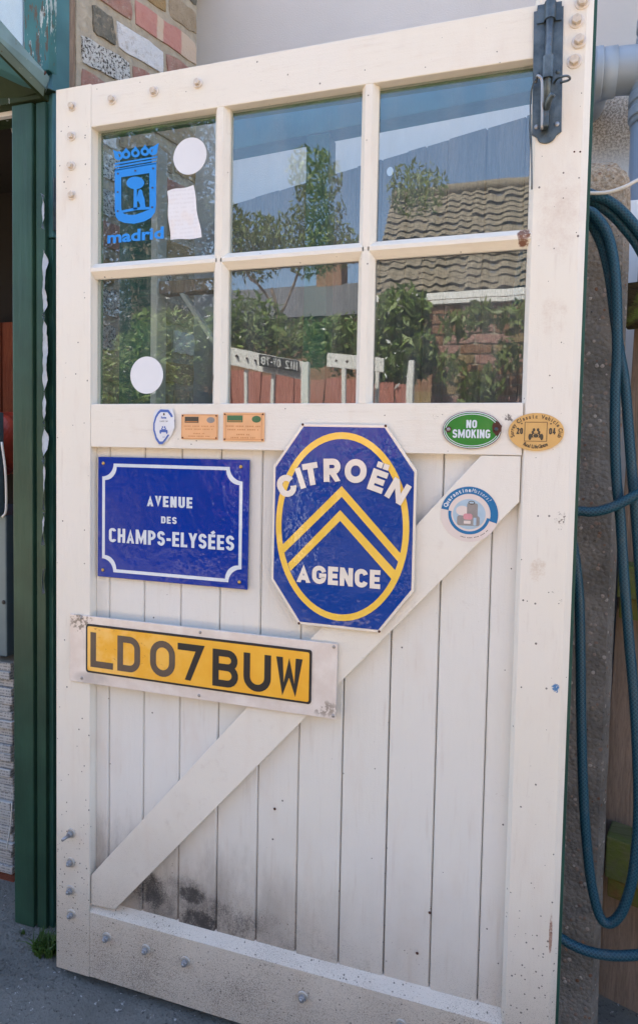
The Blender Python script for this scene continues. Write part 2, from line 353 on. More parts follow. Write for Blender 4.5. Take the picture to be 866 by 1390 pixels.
def t_leaf(name, a, b):
    t = NT(name); r = t.n('ShaderNodeNewGeometry').outputs['Random Per Island']; c = t.mix(r, a, b)
    t.b.inputs['Transmission Weight'].default_value = 0
    m = t.done(c, .5, 0, .4); tl = t.n('ShaderNodeBsdfTranslucent'); t.l(c, tl.inputs[0]); mx = t.n('ShaderNodeMixShader'); mx.inputs[0].default_value = .35
    t.l(t.b.outputs[0], mx.inputs[1]); t.l(tl.outputs[0], mx.inputs[2]); t.l(mx.outputs[0], t.out.inputs[0]); return m
MAT['leaf'] = t_leaf('garden_leaf', (.08, .15, .03), (.27, .34, .10))
MAT['leafdark'] = t_leaf('dark_reflection_leaf', (.006, .017, .006), (.02, .042, .013))  # very dark leaf of the added tree and hedge, keeps reflections dark
MAT['leafpale'] = t_leaf('pale_tree_leaf', (.12, .17, .04), (.24, .28, .09))
MAT['petal'] = plain('white_petal', (.8, .8, .76), .6, 0, .05)
MAT['grass'] = t_leaf('grass_blade', (.035, .085, .018), (.09, .16, .035))

# ------------------------------------------------------------------ mesh helpers
def link(o, parent=None):
    COL.objects.link(o)
    if parent:
        o.parent = parent
        if parent.type == 'EMPTY': o.matrix_parent_inverse = Matrix.Translation(-parent.location)
    return o
def mesh(name, verts, faces, mat, parent=None, smooth=False, mats=None, uvs=None):
    me = bpy.data.meshes.new(name); me.from_pydata([tuple(v) for v in verts], [], faces); me.validate(); me.update()
    for m in (mats or [mat]): me.materials.append(m)
    if smooth:
        for p in me.polygons: p.use_smooth = True
    return link(bpy.data.objects.new(name, me), parent)
def frombm(name, bm, mat, parent=None, smooth=False):
    bmesh.ops.recalc_face_normals(bm, faces=bm.faces)
    me = bpy.data.meshes.new(name); bm.to_mesh(me); bm.free(); me.materials.append(mat)
    if smooth:
        for p in me.polygons: p.use_smooth = True
    return link(bpy.data.objects.new(name, me), parent)
def thing(name, label, cat, loc=(0, 0, 0), group=None):
    o = bpy.data.objects.new(name, None); o.empty_display_size = .05; o.location = loc; link(o)
    return tag(o, label, cat, group)
def tag(o, label, cat, group=None):
    o['label'] = label; o['category'] = cat
    if group: o['group'] = group
    return o
def struct(o): o['kind'] = 'structure'; return o
def stuff(o): o['kind'] = 'stuff'; return o
def bm_prism(bm, pts, y0, y1, bev=0):           # polygon in X-Z, pushed from y0 (front) to y1
    n = len(pts)
    a = [bm.verts.new((p[0], y0, p[1])) for p in pts]; b = [bm.verts.new((p[0], y1, p[1])) for p in pts]
    f = [bm.faces.new(a), bm.faces.new(b[::-1])] + [bm.faces.new((a[i], b[i], b[(i + 1) % n], a[(i + 1) % n])) for i in range(n)]
    if bev:
        ed = {e for e in f[0].edges} | {e for x in f[2:] for e in x.edges if e not in f[1].edges[:]}
        bmesh.ops.bevel(bm, geom=list(f[0].edges), offset=bev, segments=2, affect='EDGES', profile=.6)
def prism(name, pts, y0, y1, mat, parent=None, bev=0):
    bm = bmesh.new(); bm_prism(bm, pts, y0, y1, bev); return frombm(name, bm, mat, parent)
def box(name, x0, x1, y0, y1, z0, z1, mat, parent=None, bev=.0015):
    bm = bmesh.new(); bmesh.ops.create_cube(bm, size=1)
    bmesh.ops.scale(bm, vec=(x1 - x0, y1 - y0, z1 - z0), verts=bm.verts); bmesh.ops.translate(bm, vec=((x0 + x1) / 2, (y0 + y1) / 2, (z0 + z1) / 2), verts=bm.verts)
    if bev: bmesh.ops.bevel(bm, geom=list(bm.edges), offset=bev, segments=2, affect='EDGES', profile=.6)
    return frombm(name, bm, mat, parent)
def obox(name, o, ux, uy, uz, mat, parent=None, bev=.0015):       # box from a corner and three edge vectors
    bm = bmesh.new(); o = Vector(o); ux, uy, uz = Vector(ux), Vector(uy), Vector(uz)
    v = [bm.verts.new(o + ux * i + uy * j + uz * k) for i in (0, 1) for j in (0, 1) for k in (0, 1)]
    for f in ((0, 1, 3, 2), (4, 6, 7, 5), (0, 4, 5, 1), (2, 3, 7, 6), (0, 2, 6, 4), (1, 5, 7, 3)): bm.faces.new([v[i] for i in f])
    if bev: bmesh.ops.bevel(bm, geom=list(bm.edges), offset=bev, segments=2, affect='EDGES', profile=.6)
    return frombm(name, bm, mat, parent)
def profz(name, prof, z0, z1, mat, parent=None):                  # X-Y profile pulled along Z
    n = len(prof); v = [(x, y, z0) for x, y in prof] + [(x, y, z1) for x, y in prof]
    f = [list(range(n)), list(range(2 * n - 1, n - 1, -1))] + [(i, i + n, (i + 1) % n + n, (i + 1) % n) for i in range(n)]
    bm = bmesh.new(); vs = [bm.verts.new(p) for p in v]
    for q in f: bm.faces.new([vs[i] for i in q])
    return frombm(name, bm, mat, parent)
def profx(name, prof, x0, x1, mat, parent=None, mitre=0):         # Y-Z profile pulled along X
    n = len(prof); ymin = min(p[0] for p in prof); ymax = max(p[0] for p in prof)
    v = [(x0 + mitre * (ymax - y), y, z) for y, z in prof] + [(x1 - mitre * (ymax - y), y, z) for y, z in prof]
    bm = bmesh.new(); vs = [bm.verts.new(p) for p in v]
    for q in [list(range(n)), list(range(2 * n - 1, n - 1, -1))] + [(i, i + n, (i + 1) % n + n, (i + 1) % n) for i in range(n)]: bm.faces.new([vs[i] for i in q])
    return frombm(name, bm, mat, parent)
def tube_data(path, r, seg=12):
    vs, fs, uv = [], [], []; path = [Vector(p) for p in path]; L = 0; up = Vector((0, 1, 0))
    for i, p in enumerate(path):
        t = (path[min(i + 1, len(path) - 1)] - path[max(i - 1, 0)]).normalized()
        a = t.cross(up)
        if a.length < .1: a = t.cross(Vector((1, 0, 0)))
        a.normalize(); b = t.cross(a)
        if i: L += (p - path[i - 1]).length
        for k in range(seg):
            q = 2 * math.pi * k / seg; vs.append(p + (a * math.cos(q) + b * math.sin(q)) * r)
        uv.append(L)
    for i in range(len(path) - 1):
        for k in range(seg): fs.append((i * seg + k, i * seg + (k + 1) % seg, (i + 1) * seg + (k + 1) % seg, (i + 1) * seg + k))
    c0, c1 = tuple(range(seg))[::-1], tuple((len(path) - 1) * seg + k for k in range(seg))
    return vs, fs, uv, (c0, c1)
def smoothpath(pts, n=8):
    pts = [Vector(p) for p in pts]; out = []
    P = [pts[0] * 2 - pts[1]] + pts + [pts[-1] * 2 - pts[-2]]
    for i in range(1, len(P) - 2):
        for k in range(n):
            t = k / n; a, b, c, d = P[i - 1:i + 3]
            out.append(.5 * ((2 * b) + (c - a) * t + (2 * a - 5 * b + 4 * c - d) * t * t + (3 * b - a - 3 * c + d) * t ** 3))
    return out + [pts[-1]]
def tube(name, path, r, mat, parent=None, seg=10, n=6):
    v, f, uv, caps = tube_data(smoothpath(path, n) if n else path, r, seg)
    return mesh(name, v, f + list(caps), mat, parent, True)

# ------------------------------------------------------------------ stroke lettering
def arc(cx, cy, rx, ry, a0, a1, n=10):
    return [(cx + rx * math.cos(R(a0 + (a1 - a0) * i / n)), cy + ry * math.sin(R(a0 + (a1 - a0) * i / n))) for i in range(n + 1)]
def glyph(ch, w, t):
    """polylines (closed flag, points); the box is w wide and 1 high, strokes t wide"""
    h = t / 2; a, b = h, w - h; m = w / 2; rx = (w - t) / 2; hi = 1 - h; ry = min(rx, (1 - t) / 2); G = []
    P = lambda *p, c=False: G.append((c, list(p)))
    if ch in 'O0': P(*(arc(m, hi - ry, rx, ry, 0, 180, 12) + arc(m, h + ry, rx, ry, 180, 360, 12)), c=True)
    elif ch == 'C': P(*(arc(m, hi - ry, rx, ry, 12, 180, 12) + arc(m, h + ry, rx, ry, 180, 348, 12)))
    elif ch == 'G': P(*(arc(m, hi - ry, rx, ry, 12, 180, 12) + arc(m, h + ry, rx, ry, 180, 355, 12) + [(b, .46), (m, .46)]))
    elif ch == 'D': P(*([(a, h), (a, hi), (b - ry * .9, hi)] + arc(b - ry * .9, hi - ry * .9, ry * .9, ry * .9, 90, 0, 7)[1:] + arc(b - ry * .9, h + ry * .9, ry * .9, ry * .9, 0, -90, 7)), c=True)
    elif ch == 'B':
        r1 = (hi - .53) / 2; r2 = (.53 - h) / 2
        P(*([(a, .53), (a, hi)] + arc(b - r1 - .02, hi - r1, r1, r1, 90, -90, 9)), c=True); P(*([(a, h), (a, .53)] + arc(b - r2, h + r2, r2, r2, 90, -90, 9)), c=True)
    elif ch == 'P': r1 = (hi - .42) / 2; P((a, 0), (a, .5)); P(*([(a, .42), (a, hi)] + arc(b - r1, hi - r1, r1, r1, 90, -90, 9)), c=True)
    elif ch == 'R': r1 = (hi - .45) / 2; P((a, 0), (a, .5)); P(*([(a, .45), (a, hi)] + arc(b - r1, hi - r1, r1, r1, 90, -90, 9)), c=True); P((m * .95, .45), (b + .0, 0 - .02))
    elif ch in 'EÉË': P((w, hi), (a, hi), (a, h), (w, h)); P((a, .5), (w * .93, .5))
    if ch == 'É': P((m - .02, 1.06), (m + .16, 1.2))
    if ch == 'Ë': P((m - .14 - h * .0, 1.1), (m - .14, 1.1 + t)); P((m + .16, 1.1), (m + .16, 1.1 + t))
    if ch == 'L': P((a, 1), (a, h), (w, h))
    elif ch == 'I' or ch == '1' : P((m, 0), (m, 1))
    elif ch == 'T': P((0, hi), (w, hi)); P((m, 0), (m, hi))
    elif ch == 'U': P(*([(a, 1)] + arc(m, h + rx, rx, rx, 180, 360, 14) + [(b, 1)]))
    elif ch == 'H': P((a, 0), (a, 1)); P((b, 0), (b, 1)); P((a, .5), (b, .5))
    elif ch == 'N': P((a, 0), (a, 1)); P((b, 0), (b, 1)); P((a, .98), (b, .02))
    elif ch == 'M': P((a, 0), (a, 1)); P((b, 0), (b, 1)); P((a, .97), (m, .12), (b, .97))
    elif ch == 'A': P((h * .9, -.02), (m, 1.0 - h * .6), (w - h * .9, -.02)); P((w * .22, .27), (w * .78, .27))
    elif ch == 'V': P((h * .9, 1.02), (m, h * .6), (w - h * .9, 1.02))
    elif ch == 'W': P((h * .9, 1.02), (w * .27, h * .5), (m, .78), (w * .73, h * .5), (w - h * .9, 1.02))
    elif ch == 'Y': P((h * .7, 1.02), (m, .42), (w - h * .7, 1.02)); P((m, 0), (m, .45))
    elif ch == 'K': P((a, 0), (a, 1)); P((b, 1.02), (a + h * .3, .4)); P((m * .85, .58), (b + .02, -.02))
    elif ch == 'S':
        r = (hi - h) / 4; P(*(arc(m, hi - r, rx, r, 8, 270, 14) + arc(m, h + r, rx, r, 90, -172, 14)[1:]))
    elif ch == '8': r = (hi - h) / 4; P(*arc(m, hi - r, rx, r, 0, 350, 18), c=True); P(*arc(m, h + r, rx, r, 0, 350, 18), c=True)
    elif ch == '7': P((0, hi), (w - h * .7, hi), (w * .42, -.02))
    elif ch == '2': r = min(rx, .3); P(*(arc(m, hi - r, rx, r, 165, -25, 12) + [(a + .02, h), (w, h)]))
    elif ch == '4': P((b - .12, 0), (b - .12, 1)); P((b - .12, .97), (a, .3), (w, .3))
    elif ch == '-': P((0, .45), (w, .45))
    return G
WID = {'I': .2, '1': .25, 'M': .78, 'W': .78, '-': .3, 'T': .5, 'E': .48, 'L': .45, 'É': .48, 'Ë': .5}
def stroke_faces(G, t, clampy=True):
    out = []
    for closed, p in G:
        n = len(p); L, Rr = [], []
        for i in range(n):
            q = Vector(p[i]); a = Vector(p[i - 1]) if (i or closed) else None; b = Vector(p[(i + 1) % n]) if (i < n - 1 or closed) else None
            d1 = (q - a).normalized() if a is not None else (b - q).normalized(); d2 = (b - q).normalized() if b is not None else d1
            n1 = Vector((-d1.y, d1.x)); n2 = Vector((-d2.y, d2.x)); mm = (n1 + n2)
            mm = n1 if mm.length < 1e-4 else mm.normalized(); k = min(1 / max(.2, mm.dot(n1)), 3.2) * t / 2
            L.append(q + mm * k); Rr.append(q - mm * k)
        quads = []
        for i in range(n if closed else n - 1):
            j = (i + 1) % n; quads.append([L[i], Rr[i], Rr[j], L[j]])
        out.append((quads, max(v[1] for v in p) > 1.03))
    return out
def letters(name, text, x, z, w, hgt, t, y, mat, parent=None, gap=.1, wid=None, flip=1, ww=None):
    """upright lettering: starts at x, baseline z, whole width w; relative stroke t"""
    ws = [(wid or {}).get(c, WID.get(c, .55) * (ww or 1)) if c != ' ' else .25 for c in text]
    tot = sum(ws) + gap * (len(ws) - 1); sx = w / (tot * hgt); cur = 0; V, F = [], []; lay = 0
    for c, cw in zip(text, ws):
        if c != ' ':
            for quads, acc in stroke_faces(glyph(c, cw, t), t):
                lay += 1
                for q in quads:
                    i = len(V)
                    for v in q:
                        yy = v.y if acc else min(1, max(0, v.y)) if c != '-' else v.y
                        V.append((x + flip * (cur + v.x) * hgt * sx, y - (lay % 3) * .00006, z + yy * hgt))
                    F.append((i, i + 1, i + 2, i + 3))
        cur += cw + gap
    return mesh(name, V, F, mat, parent)
def one_letter(ch, cx, cz, ang, wdt, hgt, t, y, mat, parent):
    V, F = [], []; ca, sa = math.cos(R(ang)), math.sin(R(ang)); w = wdt / hgt; lay = 0
    for quads, acc in stroke_faces(glyph(ch, w, t), t):
        lay += 1
        for q in quads:
            i = len(V)
            for v in q:
                yy = v.y if acc else min(1, max(0, v.y)); a, b = (v.x - w / 2) * hgt, (yy - .5) * hgt
                V.append((cx + a * ca - b * sa, y - (lay % 3) * .00006, cz + a * sa + b * ca))
            F.append((i, i + 1, i + 2, i + 3))
    return mesh('lettering', V, F, mat, parent)
def text(name, s, x, z, size, mat, parent, y, wide=1.0, bold=0.0, rot=0.0, align='LEFT', shear=0.0):
    cu = bpy.data.curves.new(name, 'FONT'); cu.body = s; cu.size = size; cu.offset = bold; cu.align_x = align; cu.resolution_u = 3; cu.shear = shear
    tmp = bpy.data.objects.new('tmp_text', cu); COL.objects.link(tmp); dg = bpy.context.evaluated_depsgraph_get()
    me = bpy.data.meshes.new_from_object(tmp.evaluated_get(dg)); bpy.data.objects.remove(tmp); bpy.data.curves.remove(cu); me.name = name
    ca, sa = math.cos(R(rot)), math.sin(R(rot))
    for v in me.vertices:
        a, b = v.co.x * wide, v.co.y; v.co = (x + a * ca - b * sa, y, z + a * sa + b * ca)
    me.materials.clear(); me.materials.append(mat)
    return link(bpy.data.objects.new(name, me), parent)
def arctext(name, s, cx, cz, rx, rz, a0, a1, size, mat, parent, y, bold=0, wide=1.0, inward=False, shear=0):
    """characters set round an ellipse, joined into one mesh"""
    V, F = [], []
    for i, ch in enumerate(s):
        if ch == ' ': continue
        a = a0 + (a1 - a0) * i / max(1, len(s) - 1); px, pz = cx + rx * math.cos(R(a)), cz + rz * math.sin(R(a))
        ta = math.degrees(math.atan2(rz * math.cos(R(a)), -rx * math.sin(R(a)))); ta = ta + (180 if not inward else 0)
        o = text('tmp', ch, px, pz, size, mat, None, y, wide, bold, ta, 'CENTER', shear); k = len(V)
        V += [tuple(v.co) for v in o.data.vertices]; F += [tuple(k + j for j in p.vertices) for p in o.data.polygons]
        me = o.data; bpy.data.objects.remove(o); bpy.data.meshes.remove(me)
    return mesh(name, V, F, mat, parent)
def ellipse(cx, cz, rx, rz, n=48, a0=0, a1=360, rot=0):
    k = n if a1 - a0 >= 360 else n + 1; ca, sa = math.cos(R(rot)), math.sin(R(rot)); out = []
    for i in range(k):
        a = R(a0 + (a1 - a0) * i / n); x, z = rx * math.cos(a), rz * math.sin(a); out.append((cx + x * ca - z * sa, cz + x * sa + z * ca))
    return out
def flat(name, pts, y, mat, parent):
    return mesh(name, [(p[0], y, p[1]) for p in pts], [tuple(range(len(pts)))], mat, parent)
def ring(name, o, i, y, mat, parent, closed=True):
    n = len(o); V = [(p[0], y, p[1]) for p in o] + [(p[0], y, p[1]) for p in i]
    return mesh(name, V, [(k, (k + 1) % n, (k + 1) % n + n, k + n) for k in range(n if closed else n - 1)], mat, parent)
def screw(x, z, y, r, mat, parent, name='screw', dome=.4):
    bm = bmesh.new(); bmesh.ops.create_uvsphere(bm, u_segments=12, v_segments=8, radius=r)
    for v in bm.verts: v.co.y *= dome
    bmesh.ops.translate(bm, vec=(x, y, z), verts=bm.verts); o = frombm(name, bm, mat, parent, True)
    a = random.random() * 180; ca, sa = math.cos(R(a)) * r * .75, math.sin(R(a)) * r * .75; w_ = r * .13
    return o

# ================================================================== the setting
def sheet(name, x0, x1, y0, y1, z, mat, n=1):
    return struct(mesh(name, [(x0, y0, z), (x1, y0, z), (x1, y1, z), (x0, y1, z)], [(0, 1, 2, 3)], mat))
GZ = -.02
sheet('ground', -60, 60, -60, 60, GZ - .004, MAT['pave'])
sheet('concrete_apron', -2.6, 2.4, -1.9, 1.0, GZ, MAT['ground'])

# grey rendered house beyond the fence (its back wall carries the pipe; it is what keeps the door in shade)
house = thing('rendered_house', 'smooth pale grey rendered house wall rising behind the brick pier and the open door', 'house', (0, .8, 0))
box('wall', -.9, 4.2, .8, 1.05, 0, 3.6, MAT['render'], house, 0)
box('side_wall', 4.0, 4.2, 1.052, 6, 0, 3.6, MAT['render'], house, 0); box('rear_wall', -.9, 4.2, 6.002, 6.2, 0, 3.6, MAT['render'], house, 0); box('side_wall', -.9, -.7, 1.052, 6, 0, 3.6, MAT['render'], house, 0)
mesh('roof', [(-1.1, .55, 3.6), (4.4, .55, 3.6), (4.4, 3.4, 5.1), (-1.1, 3.4, 5.1), (4.4, 6.4, 3.6), (-1.1, 6.4, 3.6)], [(0, 1, 2, 3), (3, 2, 4, 5), (0, 3, 5), (1, 4, 2)], MAT['roofdark'], house)
box('shade_wing_wall', -6, -.91, 2.05, 2.3, 0, 5.0, MAT['render'], house, 0); box('shade_wing_roof', -6.2, -.8, 1.9, 6, 5.0, 5.15, MAT['roofdark'], house, 0)  # unseen wing added to shade the ground at the left
box('bright_gap_sheet', 1.17, 1.36, .48, .50, 1.02, 1.80, MAT['gapwhite'], house, .002)  # white sheet added to imitate the bright slits beside the post

# ---- garage front: the wall runs away from the camera, a little off square to the open door
P0 = Vector((-.106, .115, 0)); WD = Vector((.2055, .9785, 0)).normalized(); WN = Vector((WD.y, -WD.x, 0))
def wall(s, z, out=0): return P0 + WD * s + WN * out + Vector((0, 0, z))
gar = thing('brick_garage', 'old brick garage pier with white painted and speckled bricks beside the door top', 'garage', (-.1, .2, 0))
mesh('mortar', [wall(.07, 0, .0), wall(.517, 0, .0), wall(.517, 3.0, .0), wall(.07, 3.0, .0), wall(.07, 0, -.2), wall(.517, 0, -.2), wall(.517, 3.0, -.2), wall(.07, 3.0, -.2)],
     [(0, 1, 2, 3), (5, 4, 7, 6), (1, 5, 6, 2), (4, 0, 3, 7), (3, 2, 6, 7)], MAT['mortar'], gar)
bcache = {}
def brick_mesh(L, H, D, mat, key, seed=0):
    k = (round(L, 3), round(H, 3), mat.name, key, seed)
    if k in bcache: return bcache[k]
    bm = bmesh.new(); bmesh.ops.create_cube(bm, size=1); bmesh.ops.scale(bm, vec=(L, D, H), verts=bm.verts)
    bmesh.ops.subdivide_edges(bm, edges=[e for e in bm.edges if abs(e.verts[0].co.x - e.verts[1].co.x) > L * .5], cuts=5)
    bmesh.ops.subdivide_edges(bm, edges=[e for e in bm.edges if abs(e.verts[0].co.z - e.verts[1].co.z) > H * .5], cuts=2)
    rn = random.Random(seed * 31 + int(L * 1000))
    for v in bm.verts:
        if v.co.y < 0: v.co.y += rn.uniform(-.0014, .0014); v.co.x += rn.uniform(-.003, .003); v.co.z += rn.uniform(-.003, .003)
        if abs(abs(v.co.x) - L / 2) < .006 and abs(abs(v.co.z) - H / 2) < .006: v.co.x *= .988; v.co.z *= .94; v.co.y *= .92
    me = bpy.data.meshes.new('brick'); bm.to_mesh(me); bm.free(); me.materials.append(mat); bcache[k] = me
    return me
ang = math.atan2(WD.y, WD.x)
def brick(s, z, L, H, mat, parent, seed=0, out=.004, tilt=0):
    o = bpy.data.objects.new('brick', brick_mesh(L, H, .05, mat, 'g', seed)); o.location = wall(s + L / 2, z, out - .025)
    o.rotation_euler = (0, -tilt, ang); return link(o, parent)
CO = .088
special = {26: [(.117, .072, 'b_grey'), (.199, .172, 'b_white'), (.385, .13, 'b_pink')], 25: [(.084, .157, 'b_speck'), (.256, .13, 'b_pink'), (.40, .113, 'b_tan')],
           27: [(.085, .16, 'b_pink'), (.262, .25, 'PB')], 28: [(.085, .15, 'b_tan'), (.25, .13, 'b_yellow'), (.396, .117, 'b_tan')]}
rb = random.Random(3)
for row in range(0, 34):
    z = 2.262 - 26 * CO + row * CO + CO * .39
    if row in special: lst = special[row]
    elif row % 2: lst = [(.085, .11, None), (.21, .20, None), (.425, .09, None)]
    else: lst = [(.085, .2, None), (.30, .212, None)]
    for s, L, m in lst:
        zz = z + (s + L / 2 - .28) * .09
        if m == 'PB':                                       # pink brick with pale bands across it
            t = NT('banded_pink_brick'); o3 = t.xyz(); q = t.math('ADD', o3[1], t.math('MULTIPLY', t.noise(40, 4), .01))
            y0 = .115 + .9785
            f1 = t.math('MULTIPLY', t.ramp(q, P0.y + .345 * WD.y, P0.y + .352 * WD.y), t.ramp(q, P0.y + .377 * WD.y, P0.y + .37 * WD.y)); f2 = t.ramp(q, P0.y + .444 * WD.y, P0.y + .452 * WD.y)
            c = t.mix(t.math('MAXIMUM', f1, f2), t.mix(t.noise(60, 5), (.40, .17, .145), (.48, .27, .23)), (.50, .40, .31)); t.bump(t.noise(120, 5), .003); mt = t.done(c, .9, 0, .2)
        else: mt = MAT[m or rb.choice(['b_tan', 'b_tan', 'b_pink', 'b_brown', 'b_grey', 'b_yellow', 'b_speck', 'b_white' if row in (20, 21, 15) else 'b_tan'] if not 13 <= row <= 23 else ['b_white', 'b_tan', 'b_speck', 'b_pink', 'b_tan', 'b_yellow'])]
        brick(s, zz, L, .064, mt, gar, rb.randint(0, 5), .003 + rb.random() * .004, 0 if not m else .09)
# the parts of the garage out of sight: side wall, roof, back
GX = -2.4
box('dark_inner_sheet', GX, -.12, .70, .78, GZ, 2.1, MAT['dark'], gar, 0)  # near-black sheet added so the inside of the garage reads dark
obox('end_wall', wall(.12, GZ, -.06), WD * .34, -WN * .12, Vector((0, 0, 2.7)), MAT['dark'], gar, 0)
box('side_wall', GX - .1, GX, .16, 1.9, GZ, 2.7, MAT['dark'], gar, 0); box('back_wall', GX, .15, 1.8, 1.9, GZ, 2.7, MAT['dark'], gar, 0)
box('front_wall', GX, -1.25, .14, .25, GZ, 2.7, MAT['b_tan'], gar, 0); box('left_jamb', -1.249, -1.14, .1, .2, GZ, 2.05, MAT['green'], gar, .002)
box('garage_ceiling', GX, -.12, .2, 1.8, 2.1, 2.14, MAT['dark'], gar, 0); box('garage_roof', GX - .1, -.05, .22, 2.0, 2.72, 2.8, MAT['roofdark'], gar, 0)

# ---- green door frame on the left (jamb seen from the opening, drip board and window above)
fr = thing('green_door_frame', 'dark green painted door frame with peeling white edge left of the open white door', 'door frame', (-.15, .1, GZ))
zt = 2.02
xa, xb, xc = W(18, 600, .1).x, W(45, 600, .1).x, W(66, 600, .115).x
box('door_stop', xa, xb, .1, .175, GZ, zt, MAT['green'], fr, .003)
box('groove_strip', xb - .001, W(53, 600, .116).x, .1135, .175, GZ, zt, MAT['teal'], fr, .001)
box('jamb', W(53, 600, .114).x, xc, .106, .18, GZ, zt, MAT['green'], fr, .002)
obox('outer_face', wall(.0, GZ, .001), WD * .049, -WN * .05, Vector((0, 0, 1.72)), MAT['frame'], fr, .002)
obox('outer_face', wall(.0, 1.705, .001), WD * .049, -WN * .05, Vector((0, 0, 1.4)), MAT['bluegreen'], fr, .002)
obox('trim_board', wall(.051, GZ, -.006), WD * .022, -WN * .04, Vector((0, 0, 3.0)), MAT['oldwood'], fr, .002)
# peeling paint tongues along the outer arris
V, F = [], []; rp = random.Random(5); z = 1.05
def flake(za, zb, w0):
    n = 12; b = len(V)
    for i in range(n + 1):
        t = i / n; zz = za + (zb - za) * t; ww = w0 * (math.sin(math.pi * t) ** .5) * rp.uniform(.75, 1.1) + .001
        V.extend([(xc - .010, .1045, zz), (xc + ww * .5 - .004, .098 - ww * .3, zz + rp.uniform(-.002, .002)), (xc + ww * 1.15, .094 - ww * .2, zz)])
    for i in range(n):
        for k in (0, 1): F.append((b + i * 3 + k, b + i * 3 + k + 1, b + i * 3 + k + 4, b + i * 3 + k + 3))
def strip(za, zb, w0):
    n = int((za - zb) / .006); b = len(V); wl = 0; wr = 0
    for i in range(n + 1):
        zz = za + (zb - za) * i / n; wl = wl * .85 + rp.uniform(-.0011, .0011); wr = wr * .9 + rp.uniform(-.0016, .0016); e = min(1, min(i, n - i) / 4 + .1)
        x0_ = xc - (.007 + wl) * e; x1_ = xc + (w0 * .85 + wr) * e; lift = .004 + .004 * math.sin(zz * 60)
        V.extend([(x0_, .1045 - .0005, zz), ((x0_ + x1_) / 2, .100 - lift * .4, zz), (x1_, .098 - lift, zz)])
    for i in range(n):
        for k in (0, 1): F.append((b + i * 3 + k, b + i * 3 + k + 1, b + i * 3 + k + 4, b + i * 3 + k + 3))
for za, zb, w0 in ((1.80, 1.72, .004), (1.67, 1.515, .014), (1.512, 1.335, .016), (1.332, 1.255, .012), (1.248, 1.17, .015), (1.168, 1.045, .010), (1.04, .96, .004), (.9, .84, .002)): strip(za, zb, w0)
fl = mesh('paint_flakes', V, F, MAT['paleflake'], fr); stuff(fl)
# hinge between jamb and door
hg = obox('hinge', wall(.0, 1.72, .0022), WD * .03, WN * .003, Vector((0, 0, .125)), MAT['boltsteel'], fr, .0008)
for zz in (1.745, 1.78, 1.825): 
    o = screw(*W2(71, 100, .118), .12, .004, MAT['rust'], hg); o.location = (0, 0, zz - W(71, 100, .118).z)
tube('hinge_pin', [(-.006, .035, 1.71), (-.006, .035, 1.86)], .006, MAT['boltsteel'], fr, n=0)
# lintel, drip board and the window over the doorway
YL = .1
def PX(px, py, y): return W(px, py, y)
box('lintel', -.75, W(60, 130, .1).x, .1, .2, W(40, 136, .1).z, W(40, 118, .1).z, MAT['darkgreen'], fr, .002)
a, b = W(68, 104, .06), W(62, 120, .06); a2, b2 = W(-30, -9, -.16), W(-30, 26, -.16)
dk = Vector((-.012, .02, -.01))
def slab(name, quad, off, mat, parent):
    off = Vector(off); v = [Vector(q) for q in quad] + [Vector(q) + off for q in quad]
    bm = bmesh.new(); vs = [bm.verts.new(p) for p in v]
    for f in ((0, 1, 2, 3), (7, 6, 5, 4), (0, 4, 5, 1), (1, 5, 6, 2), (2, 6, 7, 3), (3, 7, 4, 0)): bm.faces.new([vs[i] for i in f])
    bmesh.ops.bevel(bm, geom=list(bm.edges), offset=.0012, segments=2, affect='EDGES'); return frombm(name, bm, mat, parent)
db = slab('drip_board', (a, b, b2, a2), (-.03, .03, 0), MAT['palegreen'], fr)
for px, py in ((41, 83), (61, 99)):
    t_ = (px - 68) / (-98); y_ = .06 + t_ * (-.22) - .001; p = W(px, py, y_); o = screw(p.x, p.z, p.y, .0045, MAT['rust'], db)
slab('drip_board_edge', (b + Vector((0, .004, 0)), W(59, 123, .068), W(-30, 29, -.15), b2 + Vector((0, .004, 0))), (-.03, .03, 0), MAT['darkgreen'], fr)
slab('fascia', (W(57, 116, .075), W(56, 119, .078), W(-30, 79, .0), W(-30, 26, -.05)), (-.02, .03, 0), MAT['bluegreen'], fr)
slab('soffit', (W(66, 121, .088), W(56, 137, .125), W(-30, 150, .12), W(-30, 78, .03)), (0, .03, .01), MAT['darkgreen'], fr)
box('transom_post', W(33, 40, .1).x, W(67, 40, .1).x, .1, .16, W(40, 100, .1).z, 3.1, MAT['peel'], fr, .003)
box('window_pane', -.75, W(32, 40, .118).x, .118, .122, W(20, 140, .12).z, 3.1, MAT['glass'], fr, 0)
box('bright_pane_backing', -.75, W(36, 40, .14).x, .128, .14, W(20, 160, .14).z, 3.1, MAT['disc'], fr, 0)  # white sheet added behind the glass to brighten the pane

# ---- things inside the garage seen past the frame
cab = thing('metal_cabinet', 'blue grey metal locker edge standing inside the dark garage above the newspapers', 'cabinet', (-.3, .25, .8))
x1 = W(9, 700, .22).x
box('cabinet_side', x1 - .3, x1, .22, .5, W(9, 892, .22).z, W(9, 700, .22).z, MAT['cabinet'], cab, .004)
box('cabinet_door', x1 - .3, W(5, 620, .215).x, .20, .218, W(9, 700, .22).z, W(5, 560, .22).z, MAT['cabinet'], cab, .003)
screw(*W2(4, 818, .215), .219, .006, MAT['black'], cab, 'lock')
tube('handle', [W(3, 600, .19), W(8, 640, .19), W(9, 690, .19), W(4, 702, .19)], .003, MAT['cord'], cab)
bg_ = tag(mesh('red_bag', *(lambda: ([], []))(), MAT['bag']), 'crumpled red and white bag hanging in the dark garage behind the metal locker', 'bag')
bm = bmesh.new(); bmesh.ops.create_icosphere(bm, subdivisions=4, radius=.09)
